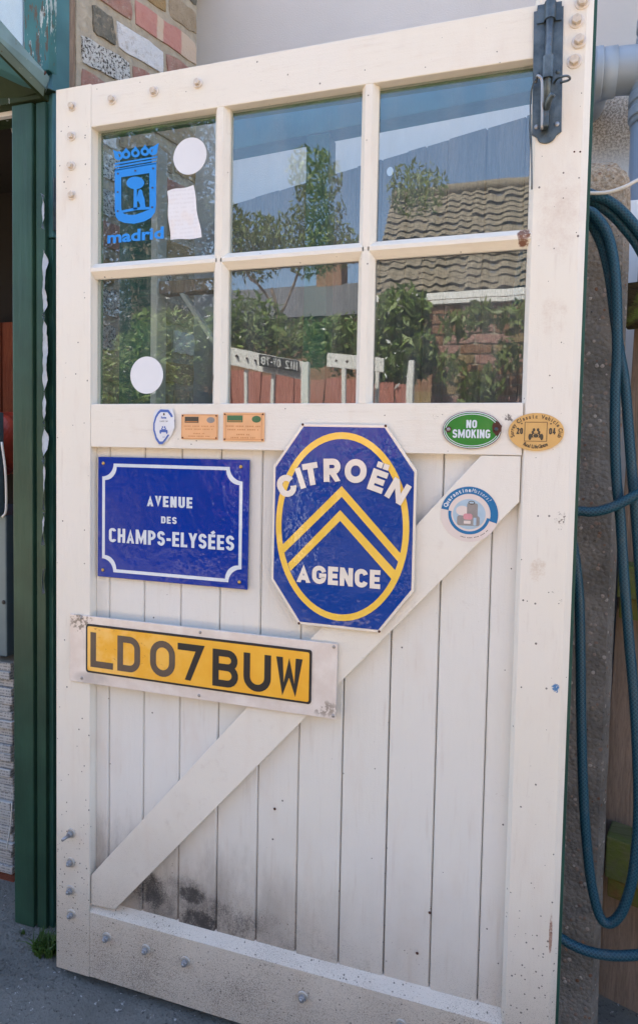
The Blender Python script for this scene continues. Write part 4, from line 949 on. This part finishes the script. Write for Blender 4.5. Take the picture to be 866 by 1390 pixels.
# blue city crest
cr = thing('city_crest_sticker', 'blue crowned shield with tree and bear over madrid on the top left pane', 'sticker', (0, 0, 0))
def Cg(px, py): return W2(130 + px / 5.4125, 170 + py / 5.4125, YG)
VB = MAT['vinylblue']; yc = YG - .0004
out = [Cg(*p) for p in ((143, 330), (448, 278), (446, 590), (438, 640), (410, 680), (360, 706), (285, 724), (215, 718), (170, 700), (150, 672), (143, 620))]
hole = [Cg(*p) for p in ((190, 382), (396, 352), (398, 602), (398, 612), (398, 618), (345, 640), (293, 658), (250, 660), (215, 652), (196, 640), (190, 600))]
ring('shield', out, hole, yc, VB, cr)
flat('ground_line', [Cg(*p) for p in ((190, 628), (290, 606), (398, 600), (398, 618), (300, 624), (192, 645))], yc - .0001, VB, cr)
for a, b in (((143, 300), (450, 248)), ((143, 278), (456, 226)), ((147, 322), (449, 270))):
    flat('crown_band', [Cg(a[0], a[1]), Cg(b[0], b[1]), Cg(b[0], b[1] + 13), Cg(a[0], a[1] + 13)], yc, VB, cr)
for k, (x, y) in enumerate(((172, 225), (226, 216), (295, 205), (365, 194), (425, 190))):
    ring('crown_loop', [Cg(x + 33 * math.cos(a * .5236), y + 33 * math.sin(a * .5236) + (0 if a else 0)) for a in range(12)], [Cg(x + 14 * math.cos(a * .5236), y + 14 * math.sin(a * .5236)) for a in range(12)], yc - .0002 - k * .00005, VB, cr)
    if 0 < k < 4: flat('crown_point', [Cg(x - 18, y - 22), Cg(x, y - 52), Cg(x + 18, y - 25)], yc - .0005, VB, cr)
flat('crown_horn', [Cg(*p) for p in ((130, 182), (165, 195), (178, 245), (150, 250))], yc - .0006, VB, cr); flat('crown_horn', [Cg(*p) for p in ((468, 132), (430, 155), (418, 205), (450, 210))], yc - .0006, VB, cr)
flat('tree_crown', [Cg(294 + 65 * math.cos(a * .2618), 424 + 46 * math.sin(a * .2618)) for a in range(24)], yc, VB, cr)
flat('tree_trunk', [Cg(*p) for p in ((283, 460), (304, 460), (308, 618), (280, 620))], yc - .0001, VB, cr)
flat('bear', [Cg(*p) for p in ((318, 480), (332, 470), (345, 482), (350, 510), (362, 545), (366, 585), (372, 612), (325, 620), (328, 585), (318, 560), (300, 560), (306, 530), (312, 505))], yc - .0002, VB, cr)
for x, y in ((167, 357), (294, 335), (425, 318), (165, 492), (420, 460), (165, 632), (418, 603)): flat('star', [Cg(x + (11 if k % 2 else 5) * math.cos(k * .628), y + (11 if k % 2 else 5) * math.sin(k * .628)) for k in range(10)], yc - .0004, MAT['faded'], cr)
a, b = Cg(85, 870), Cg(502, 832)
o = text('lettering', 'madrid', a[0], a[1] + .001, .0335, VB, cr, yc, 1.0, .0011)
wd = max(v.co.x for v in o.data.vertices) - a[0]
for v in o.data.vertices: v.co.x = a[0] + (v.co.x - a[0]) * (b[0] - a[0]) / wd; v.co.z += (v.co.x - a[0]) / (b[0] - a[0]) * (b[1] - a[1])

# ================================================================== right of the door
cp = thing('concrete_post', 'tall weathered concrete fence post with rounded crumbling top right of the door', 'post', (1.1, .2, GZ))
xr = W(834.5, 650, .2).x; xl = xr - .125; y0, y1 = .2, .3
bm = bmesh.new(); prof = [(xl, y0 + .01), (xl + .01, y0), (xr - .004, y0), (xr + .012, y0 + .028), (xr + .012, y1), (xl, y1)]
rows = []; ztop = W(830, 214, .22).z
zs = [GZ + (ztop - .07 - GZ) * i / 60 for i in range(61)] + [ztop - .07 + .07 * math.sin(R(a)) for a in range(12, 91, 13)]
ccx, ccy = (xl + xr) / 2, (y0 + y1) / 2; rc = random.Random(4)
for i, z in enumerate(zs):
    k = 1.0 if i <= 60 else math.sqrt(max(.0, 1 - ((z - (ztop - .07)) / .0705) ** 2)) ** .75
    vs = []
    for j in range(len(prof)):
        a, b = prof[j], prof[(j + 1) % len(prof)]
        for q in range(6):
            x = a[0] + (b[0] - a[0]) * q / 6; y = a[1] + (b[1] - a[1]) * q / 6; x, y = ccx + (x - ccx) * k, ccy + (y - ccy) * k
            vs.append(bm.verts.new((x + rc.uniform(-1, 1) * (.0007 if i < 60 else .002), y + rc.uniform(-1, 1) * .0006, z + (rc.uniform(-.002, .002) if i > 60 else 0))))
    rows.append(vs)
for i in range(len(rows) - 1):
    n = len(rows[i])
    for j in range(n): bm.faces.new((rows[i][j], rows[i][(j + 1) % n], rows[i + 1][(j + 1) % n], rows[i + 1][j]))
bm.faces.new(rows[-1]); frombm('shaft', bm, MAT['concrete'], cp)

# fence: boards and rails, running from the garage corner past the post to the right
fn = thing('board_fence', 'weathered vertical board fence with mossy rails running behind the door and the concrete post', 'fence', (1.17, .3, GZ))
FA = Vector((1.17, .33, 0)); FD = Vector((-.941, .336, 0)).normalized(); FN = Vector((FD.y, -FD.x, 0)); FN = FN if FN.y < 0 else -FN
def fz(s, z, out=0): return FA + FD * s + FN * out + Vector((0, 0, z))
joints = [-1.1, -.98, -.86, -.74, -.62, -.5, -.38, -.26, -.15, -.045]
slab_fence = []
for i in range(len(joints) - 2):
    a, b = joints[i], joints[i + 1] - .004
    obox('board', fz(a, .02, 0), FD * (b - a), -FN * .018, Vector((0, 0, 1.74)), MAT['fence'] if i % 2 else MAT['fence2'], fn, .001)
slab('board', (fz(-.146, .0), fz(-.008, .0), fz(-.042, 1.75), fz(-.146, 1.75)), -FN * .018, MAT['fence'], fn)
obox('board', fz(.0, 0, 0), FD * .105, -FN * .018, Vector((0, 0, 1.66)), MAT['fence2'], fn, .001)
jl = [ .11, .211, .307, .406, .468, .522, .60, .68, .76, .86, .96, 1.06, 1.16, 1.235]
for i in range(len(jl) - 1):
    a, b = jl[i] + .002, jl[i + 1] - .002
    obox('board', fz(a, .02, -.004 * (i % 2)), FD * (b - a), -FN * .018, Vector((0, 0, 1.965)), MAT['fence3'], fn, .001)
kp = fz(.572, 1.965, .0015); flat_k = mesh('knot_hole', [(kp.x + .009 * math.cos(i * .52), kp.y - .001, kp.z - .02 + .012 * math.sin(i * .52)) for i in range(12)], [tuple(range(12))], MAT['disc'], fn)
def frail(py0, py1, px0, ydep, mat, mtop):
    x0 = W(px0, py0, ydep).x; z1, z0 = W(850, py0, ydep).z, W(850, py1, ydep).z
    obox('rail', (x0, ydep, z0), Vector((1.0, -.357, 0)) * .8, Vector((.02, .07, 0)), Vector((0, 0, z1 - z0)), mat, fn, .004)
frail(384, 440, 846, .26, MAT['darklog'], None)
frail(768, 812, 838, .255, MAT['railtop'], None); frail(811, 840, 840, .262, MAT['rail'], None)
frail(1140, 1196, 822, .245, MAT['railtop'], None); frail(1195, 1222, 824, .252, MAT['rail'], None)
# pale conduit strip beside the post
# soil pipe on the house wall
pp = thing('soil_pipe', 'grey plastic soil pipe with collared elbow on the house wall at the top right', 'pipe', (1.26, .66, 1.9))
YP = .62
def PP(px, py, y=YP): return W(px, py, y)
rp_ = .052
xv = W(850, 300, YP).x + rp_; ze = W(835, 98, YP).z
tube('vertical_pipe', [(xv, YP, .2), (xv, YP, ze - .12)], rp_, MAT['pvc'], pp, 32, 0)
tube('upper_pipe', [(xv + .012, YP, ze + .05), (xv + .012, YP, 3.4)], rp_ * .98, MAT['pvc'], pp, 32, 0)
tube('elbow', [(W(812, 98, YP).x, YP, ze), (xv - .065, YP, ze), (xv - .025, YP, ze - .012), (xv - .004, YP, ze - .045), (xv, YP, ze - .14)], rp_ * 1.05, MAT['pvc'], pp, 32, 8)
tube('branch', [(xv + .012, YP, ze + .11), (xv + .006, YP, ze - .04), (xv, YP, ze - .13)], rp_ * 1.02, MAT['pvc'], pp, 32, 5)
def collar(x, z, vert=True, r=rp_ * 1.14, L=.012):
    d = Vector((0, 0, L)) if vert else Vector((L, 0, 0)); c = Vector((x, YP, z)); tube('collar', [c - d, c - d * .6, c + d * .6, c + d], r, MAT['pvc'], pp, 32, 0)
xe = W(806, 98, YP).x
collar(xe + .008, ze, False, rp_ * 1.2, .009); collar(xe + .036, ze, False, rp_ * 1.12, .012); tube('socket', [(xe, YP, ze), (xe + .05, YP, ze)], rp_ * 1.13, MAT['pvc'], pp, 32, 0)
zc1, zc2 = W(850, 138, YP).z, W(850, 158, YP).z
collar(xv, zc1); collar(xv, zc2); tube('socket', [(xv, YP, zc2), (xv, YP, zc1)], rp_ * 1.07, MAT['pvc'], pp, 32, 0)
collar(xv + .012, W(850, 38, YP).z); collar(xv + .012, W(850, 62, YP).z)
tube('stub', [(xe + .004, YP, ze), (xe - .12, YP, ze)], rp_ * .9, MAT['dark'], pp, 24, 0) if False else None
tube('stub', [(xe + .012, YP, ze), (xe - .002, YP + .17, ze)], rp_ * .8, MAT['pvc'], pp, 24, 0)

# hose
def H(pts, y): return [W(a, b, (c[0] if c else y)) for a, b, *c in pts]
strands = [
    H([(700, 420, .09), (715, 330, .1), (755, 272, .12), (790, 262), (808, 266), (826, 273), (845, 288), (866, 313), (890, 350), (905, 430)], .13),
    H([(720, 470, .09), (735, 340, .1), (765, 285, .12), (795, 272), (812, 278), (832, 293), (850, 313), (868, 338), (885, 380), (895, 470)], .145),
    H([(735, 520, .08), (745, 350, .1), (775, 295, .12), (798, 287), (811, 297), (823, 316), (831, 345), (835.5, 385), (837, 430), (837, 480), (834.5, 530), (834, 590), (836, 650), (841.5, 705), (846, 778), (854, 878), (861, 960), (865, 1040), (866, 1100), (863, 1150), (856, 1200), (843, 1238), (826, 1253), (812, 1240), (800, 1185), (792, 1090), (788.5, 980), (787.5, 900), (786, 820), (781, 765), (772, 700, .1), (765, 560, .1), (762, 420, .09)], .115),
    H([(745, 560, .08), (755, 370, .1), (780, 310, .12), (797, 300), (812, 322), (822, 352), (829, 390), (834, 432), (840, 475), (847.5, 520), (852, 575), (857, 640), (863, 710), (868, 780), (876, 900), (880, 1100), (885, 1300)], .135),
    H([(730, 700, .09), (783, 694), (800, 695), (820, 692), (842, 683), (866, 670), (900, 650)], .095),
    H([(735, 1262, .09), (757, 1271), (775, 1282), (800, 1292), (830, 1297), (866, 1296), (900, 1290)], .10),
]
V, F, UV = [], [], []
for st in strands:
    v, f, uv, caps = tube_data(smoothpath(st, 8), .0092, 16); k = len(V); V += v
    nseg = 16; 
    for fi, q in enumerate(f):
        F.append(tuple(k + j for j in q)); i, kk = divmod(fi, nseg)
        UV.append([(kk / nseg, uv[i]), ((kk + 1) / nseg, uv[i]), ((kk + 1) / nseg, uv[i + 1]), (kk / nseg, uv[i + 1])])
    for c in caps: F.append(tuple(k + j for j in c)); UV.append([(0, 0)] * nseg)
me = bpy.data.meshes.new('garden_hose'); me.from_pydata([tuple(v) for v in V], [], F); ul = me.uv_layers.new(name='UVMap')
li = 0
for p, u in zip(me.polygons, UV):
    p.use_smooth = True
    for j in range(len(p.vertices)): ul.data[p.loop_start + j].uv = u[j]
me.materials.append(MAT['hose'])
hz = link(bpy.data.objects.new('garden_hose', me)); tag(hz, 'coiled blue braided garden hose hanging in loops right of the door', 'hose')
tag(tube('washing_line', [W(790, 262, .12), W(821, 261.5, .12), W(845, 254.5, .12), W(866, 244, .12), W(900, 228, .12)], .0034, MAT['cord']), 'white cord stretched over the hose coil in front of the concrete post', 'cord')

# ================================================================== green frame standing behind the door, seen through the panes
gf = thing('timber_screen_frame', 'green timber frame with crossbeam and diagonal brace seen through the door panes', 'frame', (.3, .15, GZ))
YF = .15
box('post', W(162, 450, YF).x, W(205, 450, YF).x, YF, YF + .05, GZ, W(300, 165, YF).z - .03, MAT['frame'], gf, .002)
box('post_edge', W(205, 450, YF).x + .001, W(214, 450, YF).x, YF - .003, YF + .04, GZ, W(300, 165, YF).z - .035, MAT['framepale'], gf, .002)
box('post', W(414, 300, YF).x, W(445, 300, YF).x, YF, YF + .05, GZ, W(430, 182, YF).z, MAT['frame'], gf, .002)
a, b = W(296, 207, YF), W(724, 123, YF); slab('crossbeam', (a, b, b + Vector((0, 0, .075)), a + Vector((0, 0, .075))), (0, .05, 0), MAT['bluegreen'], gf)
a, b = W(243, 398, YF), W(290, 470, YF); slab('brace', (a, b, b + Vector((.012, 0, .0)), a + Vector((.012, 0, .0))), (0, .02, 0), MAT['framepale'], gf)
box('rail', W(215, 400, YF).x, W(290, 400, YF).x, YF + .004, YF + .04, W(230, 397, YF).z, W(230, 380, YF).z, MAT['oldwood'], gf, .002)

# ================================================================== weeds at the foot of the frame
def grass(name, cx, cy, n, rad, h0, label, wd=.003):
    V, F = [], []; rr = random.Random(int(cx * 999))
    for i in range(n):
        a = rr.random() * 6.28; r0 = rad * rr.random() ** .6; x, y = cx + r0 * math.cos(a), cy + r0 * math.sin(a) * .7; hh = h0 * rr.uniform(.4, 1.1); d = Vector((rr.uniform(-1, 1), rr.uniform(-1, 1), 0)) * hh * .6; s = Vector((math.cos(a * 3), math.sin(a * 3), 0)) * wd; b = len(V)
        for k in range(4):
            t = k / 3; p = Vector((x, y, GZ - .002)) + d * t * t + Vector((0, 0, hh * t * (1 - .25 * t))); V += [p - s * (1 - t * .9), p + s * (1 - t * .9)]
        for k in range(3): F.append((b + 2 * k, b + 2 * k + 1, b + 2 * k + 3, b + 2 * k + 2))
    o = mesh(name, V, F, MAT['grass']); stuff(o); return tag(o, label, 'grass')
g = G = None
def GP(px, py): v = ray(px, py); return CAM + v * ((GZ - CAM.z) / v.z)
p = GP(66, 1292); grass('grass_tuft', p.x - .005, p.y, 260, .035, .055, 'small green grass tuft between the door frame foot and the door')
p = GP(30, 1268); grass('weed_sprig', p.x, p.y, 10, .008, .02, 'tiny yellow green weed on the concrete in front of the frame foot', .004)
# dirt heap and grit against the frame
V, F = [], []; rr = random.Random(2)
for i in range(700):
    p = GP(rr.uniform(-5, 75), rr.uniform(1222, 1345)); r_ = rr.uniform(.0008, .0035); b = len(V)
    for q in range(4): V.append((p.x + r_ * math.cos(q * 1.57 + i), p.y + r_ * math.sin(q * 1.57 + i), GZ))
    V.append((p.x, p.y, GZ + r_)); F += [(b, b + 1, b + 4), (b + 1, b + 2, b + 4), (b + 2, b + 3, b + 4), (b + 3, b, b + 4)]
for i in range(26):                                                # dead leaves and chips blown against the frame
    p = GP(rr.uniform(0, 74), rr.uniform(1245, 1345)); r_ = rr.uniform(.003, .007); a0 = rr.random() * 6; b = len(V)
    for q in range(5): V.append((p.x + r_ * math.cos(q * 1.257 + a0) * (1.6 if q == 0 else .8), p.y + r_ * math.sin(q * 1.257 + a0), GZ + .001 + rr.random() * .003))
    F.append(tuple(range(b, b + 5)))
stuff(tag(mesh('grit', V, F, MAT['ground']), 'loose grit scattered on the concrete by the frame foot', 'grit'))

# ================================================================== the garden in front of the door, mirrored in the panes
def leafcloud(name, boxes, n, sz, mat, parent, seed=1, droop=0):
    rr = random.Random(seed); V, F = [], []
    for i in range(n):
        c, r = boxes[rr.randrange(len(boxes))]
        a = Vector((rr.gauss(0, 1), rr.gauss(0, 1), rr.gauss(0, 1))).normalized() * rr.random() ** .4; p = Vector(c) + Vector((a.x * r[0], a.y * r[1], a.z * r[2]))
        u = Vector((rr.uniform(-1, 1), rr.uniform(-1, 1), rr.uniform(-1, .6) - droop)).normalized(); w_ = u.cross(Vector((rr.uniform(-1, 1), rr.uniform(-1, 1), rr.uniform(-1, 1)))).normalized(); s = sz * rr.uniform(.5, 1.2); b = len(V)
        V += [p - u * s, p + w_ * s * .32, p + u * s, p - w_ * s * .32]; F.append((b, b + 1, b + 2, b + 3))
    o = mesh(name, V, F, mat, parent); return stuff(o)
# garden wall of single bricks
gw = thing('garden_wall', 'sunlit brown brick garden wall mirrored in the bottom right pane', 'wall', (.8, -3.6, 0))
ga, gb_ = M(585, 412, 3.6), M(760, 412, 3.6); zt_w = ga.z
box('wall_core', ga.x + .01, ga.x + 1.55, -3.8, -3.606, GZ, zt_w - .005, MAT['mortar'], gw, 0)
rr = random.Random(8)
bmz = {}
for key in ('b_brown', 'b_olive', 'b_pink'):
    for L in (.215, .1025): bmz[(key, L)] = brick_mesh(L, .062, .1, MAT[key], 'w', 1)
nrow = int((zt_w - 1.0) / .075)
for r_ in range(nrow + 1):
    x = ga.x + (0 if r_ % 2 else -.0); first = r_ % 2
    while x < ga.x + 1.45:
        L = .1025 if first else .215; first = 0
        o = bpy.data.objects.new('brick', bmz[(rr.choice(['b_brown', 'b_brown', 'b_olive', 'b_pink']), L)]); o.location = (x + L / 2, -3.647 + rr.uniform(-.002, .002), zt_w - .035 - r_ * .075); o.rotation_euler = (0, 0, math.pi); link(o, gw); x += L + .011
box('coping', ga.x - .02, ga.x + 1.55, -3.83, -3.57, zt_w, zt_w + .03, MAT['gatewhite'], gw, .003)
# rust red plank screen
ps = thing('plank_screen', 'low rust red plank screen behind the white rail, mirrored in the bottom panes', 'screen', (-.6, -3.2, 0))
xs = M(290, 520, 3.2).x
for i in range(12): box('plank', xs + i * .125, xs + i * .125 + .118, -3.22 - .006 * (i % 2), -3.2, .6, M(305, 500, 3.2).z - .012 * i * 1.0 - .02 * (i % 3 == 0), MAT['planter'], ps, .002)
# white slatted gate with the black plate
gt = thing('white_gate', 'white slatted gate rail with small hooks and a black number plate, mirrored in the pane', 'gate', (-.6, -2.6, 0))
def bar(p, q, h, dep=.03, name='rail'):
    slab(name, (p, q, q - Vector((0, 0, h)), p - Vector((0, 0, h))), (0, -dep, 0), MAT['gatewhite'], gt)
bar(M(300, 468, 2.6), M(418, 492, 2.6), .115); bar(M(440, 478, 2.75), M(520, 485, 2.75), .09)
for px in (328, 368, 464): 
    p = M(px, 500 if px < 400 else 498, 2.62); box('slat', p.x - .012, p.x + .012, -2.65, -2.62, .7, p.z - .0, MAT['gatewhite'], gt, .002)
p = M(410, 490, 2.58); box('gate_post', p.x - .028, p.x + .028, -2.64, -2.58, .5, p.z, MAT['gatewhite'], gt, .002)
for px in (508, 556): p = M(px, 488, 2.9); box('gate_post', p.x - .016, p.x + .016, -2.95, -2.9, .5, p.z, MAT['gatewhite'], gt, .002)
for px, py in ((317, 482), (330, 485), (343.5, 488), (454, 489), (469, 490)): 
    p = M(px, py, 2.59); screw(p.x, p.z, p.y, .008, MAT['rust'], gt, 'hook', 1.5)
pt_ = thing('old_number_plate', 'old black number plate 1112 OV-78 with pale characters fixed to the white gate rail', 'number plate', (-.5, -2.58, 1.75))
a, b, c_, d_ = M(349, 479, 2.575), M(402, 489, 2.575), M(402, 505, 2.575), M(349, 495.5, 2.575)
slab('plate', (a, b, c_, d_), (0, -.004, 0), MAT['black'], pt_)
hh = (a.z - d_.z) * .68; o = letters('lettering', '1112 OV-78', 0, 0, (b.x - a.x) * .92, hh, .17, 0, MAT['cord'], pt_, gap=.12)
wid_ = (b.x - a.x); sl_ = (c_.z - d_.z) / wid_
for v in o.data.vertices:
    u = v.co.x; x = b.x - wid_ * .04 - u; z = c_.z + (x - c_.x) * sl_ + (a.z - d_.z) * .16 + v.co.z; v.co = (x, a.y + .0012 + abs(v.co.y), z)
# planting
hd = thing('flowering_hedge', 'leafy garden hedge with white flowers behind the white gate, mirrored in the middle pane', 'hedge', (-.5, -3.8, 0))
B = [(M(px, py, 3.8), (.35, .3, .22)) for px, py in ((315, 455), (360, 460), (410, 465), (460, 462), (330, 430), (470, 475), (270, 470), (240, 500), (225, 450), (150, 505), (190, 480), (165, 535), (205, 530))]
leafcloud('leaves', B, 8500, .045, MAT['leaf'], hd, 3); leafcloud('flowers', [(c + Vector((0, .12, .06)), (r[0], .2, r[2])) for c, r in B], 130, .028, MAT['petal'], hd, 4)
for i in range(4): tube('stem', [(-.9 + i * .3, -3.8, 0), (-.85 + i * .3, -3.82, .8), (-.95 + i * .32, -3.8, 1.6)], .015, MAT['oldwood'], hd)
h2_ = thing('climbing_shrub', 'dense climbing shrub against the garden wall, mirrored left of the bricks', 'shrub', (.2, -3.4, 0))
B = [(M(px, py, 3.35), (.2, .18, .2)) for px, py in ((520, 450), (545, 425), (530, 500), (555, 480))]
leafcloud('leaves', B, 2600, .055, MAT['leaf'], h2_, 5, .3); leafcloud('flowers', [(c + Vector((0, .14, .0)), r) for c, r in B], 60, .03, MAT['petal'], h2_, 6)
tube('stem', [(.1, -3.4, 0), (.12, -3.4, .9), (.15, -3.4, 1.8)], .02, MAT['oldwood'], h2_)
h3_ = thing('strappy_plant', 'loose long leaved plant in front of the garden bricks, mirrored at the right', 'plant', (.8, -3.3, 0))
leafcloud('leaves', [(M(px, py, 3.3), (.13, .12, .12)) for px, py in ((660, 520), (690, 480), (640, 535), (620, 440), (655, 425), (700, 430), (610, 500))], 900, .05, MAT['leafpale'], h3_, 7, .5)
tube('stem', [(.75, -3.3, 0), (.77, -3.3, 1.5)], .012, MAT['oldwood'], h3_)
tr_ = thing('garden_tree', 'pale green leafy tree in the garden mirrored in the upper middle pane', 'tree', (-1.5, -5.2, 0))
B = [(M(px, py, 5.2), (.30, .4, .24)) for px, py in ((300, 300), (345, 320), (385, 320), (430, 285), (425, 235), (450, 330), (420, 345), (340, 350), (565, 255))]
leafcloud('leaves', B, 5200, .042, MAT['leafpale'], tr_, 9, .6)
cb = M(380, 300, 5.2)
tube('trunk', [(cb.x + .1, cb.y, 0), (cb.x + .05, cb.y, 1.5), (cb.x, cb.y, 2.5), (cb.x - .1, cb.y + .05, 2.9)], .02, MAT['oldwood'], tr_)
for dx, dz in ((-.7, .3), (.5, .4)): tube('limb', [(cb.x, cb.y, 2.6), (cb.x + dx * .5, cb.y + .05, 3.0 + dz * .3), (cb.x + dx, cb.y, 3.2 + dz)], .012, MAT['oldwood'], tr_)
yw = thing('reflection_dark_tree', 'added dark evergreen that keeps the reflection in the two left panes dark', 'tree', (-4.6, -5.0, 0))  # tree added out of view to darken what the left panes mirror
B = [(M(px, py, 5.0), (.34, .4, .42)) for px in (118, 150, 180, 212, 242, 268) for py in (165, 215, 265, 315, 365, 415, 465, 515, 565)]
B += [(Vector((c.x, c.y, 1.2 + (i % 3) * .5)), rr_) for i, (c, rr_) in enumerate(B[::4])]
leafcloud('leaves', B, 26000, .05, MAT['leafdark'], yw, 11)
ybase = M(190, 515, 5.0); tube('trunk', [(ybase.x, ybase.y, 0), (ybase.x + .05, ybase.y, 1.5), (ybase.x, ybase.y, 3.4)], .12, MAT['oldwood'], yw)
bxh = thing('reflection_dark_hedge', 'low dark hedge added before the rust red planks to darken the sign reflections', 'hedge', (0, -2.95, 0))  # hedge added out of view so the enamel signs reflect something dark
B = [(Vector((-2.2 + i * .25, -2.9, z_)), (.2, .14, .2)) for i in range(20) for z_ in (.15, .45, .75, 1.02)]
leafcloud('leaves', B, 16000, .035, MAT['leafdark'], bxh, 12)
for i in range(9): tube('stem', [(-2.1 + i * .55, -2.92, 0), (-2.1 + i * .55, -2.92, .9)], .012, MAT['oldwood'], bxh)
# neighbouring houses
def house_(name, label, x0, x1_, d0, d1, ze_, zr, ridge_in, tiles=True, wallmat='b_brown'):
    h = thing(name, label, 'house', ((x0 + x1_) / 2, -d0, 0)); dm = (d0 + d1) / 2
    obox('wall', (x0, -d1, GZ), (x1_ - x0, 0, 0), (0, d1 - d0, 0), (0, 0, ze_ - GZ), MAT[wallmat], h, 0)
    ov = .2; V, F = [], []
    rl, rr_ = Vector((ridge_in, -dm, zr)), Vector((x1_ + ov, -dm, zr)); el, er = Vector((x0 - ov, -d0 + ov, ze_)), Vector((x1_ + ov, -d0 + ov, ze_)); bl_, br_ = Vector((x0 - ov, -d1 - ov, ze_)), Vector((x1_ + ov, -d1 - ov, ze_))
    mesh('roof', [rl, rr_, er, el, br_, bl_, rl - Vector((0, 0, .06)), ], [(0, 3, 2, 1), (0, 1, 4, 5), (0, 5, 3)], MAT['roofdark'], h)
    if tiles:
        nr = 17; nc = int((x1_ - x0) / .24) + 3; tr = random.Random(12); V, F = [], []
        for r_ in range(nr):
            t0, t1 = r_ / nr, (r_ + 1.15) / nr
            for side in (0,):
                for c in range(nc):
                    xa = c / nc; xb = (c + 1) / nc; b = len(V); jz = tr.uniform(-.018, .018)
                    for tt, up in ((t0, .02), (min(1, t1), .05)):
                        L_, R_ = rl.lerp(el, tt), rr_.lerp(er, tt); n_ = Vector((0, .55, .83)) * up
                        for q in range(7): V.append(L_.lerp(R_, xa + (xb - xa) * q / 6) + n_ + Vector((0, .5, .85)) * (jz + .02 * math.sin(q / 6 * 6.28)))
                    for q in range(6): F.append((b + q, b + q + 1, b + 8 + q, b + 7 + q))
        stuff(mesh('roof_tiles', V, F, MAT['tile'], h)); tube('ridge_tiles', [rl + Vector((0, 0, .05)), rr_ + Vector((0, 0, .05))], .1, MAT['tile'], h, n=0)
    if tiles: box('gutter', x0 - ov, x1_ + ov, -d0 + ov, -d0 + ov + .1, ze_ - .1, ze_ + .0, MAT['gatewhite'], h, .004)
    return h
rl = M(533, 268, 10.0); e0 = M(508, 402, 8.2)
hh1 = house_('tiled_house', 'house with ridged clay tile roof mirrored across the right hand panes', M(520, 402, 8.4).x, 7.5, 8.4, 11.6, e0.z + .0, rl.z, rl.x)
dn = Vector((0, .35, .25)); slab('sky_gap_panel', [M(*q) + Vector((0, .12, .12)) for q in ((648, 360, 9.4), (698, 358, 9.4), (672, 408, 8.5), (640, 408, 8.5))], (0, -.03, -.03), MAT['sky_gap'], hh1)  # panel added on the roof in place of a gap of blue sky
hx = M(500, 420, 9.0)
hh2 = house_('brick_house', 'brown brick house with tall chimney mirrored in the lower middle pane', -6.5, M(482, 420, 8.8).x, 9, 12, M(440, 428, 8.8).z, M(330, 392, 10.5).z, -6, False)
c0, c1 = M(430, 350, 10.4), M(461, 350, 10.4); box('chimney', c0.x, c1.x, -10.9, -10.4, 3, c0.z + .15, MAT['b_brown'], hh2, .01); box('chimney_cap', c0.x - .06, c1.x + .06, -10.96, -10.34, c0.z + .15, c0.z + .25, MAT['b_tan'], hh2, .01)
bk = thing('boundary_wall', 'long low rendered boundary wall closing the far side of the garden', 'wall', (0, -6.4, 0)); box('wall', -14, 14, -6.6, -6.4, GZ, 1.9, MAT['b_olive'], bk, 0)
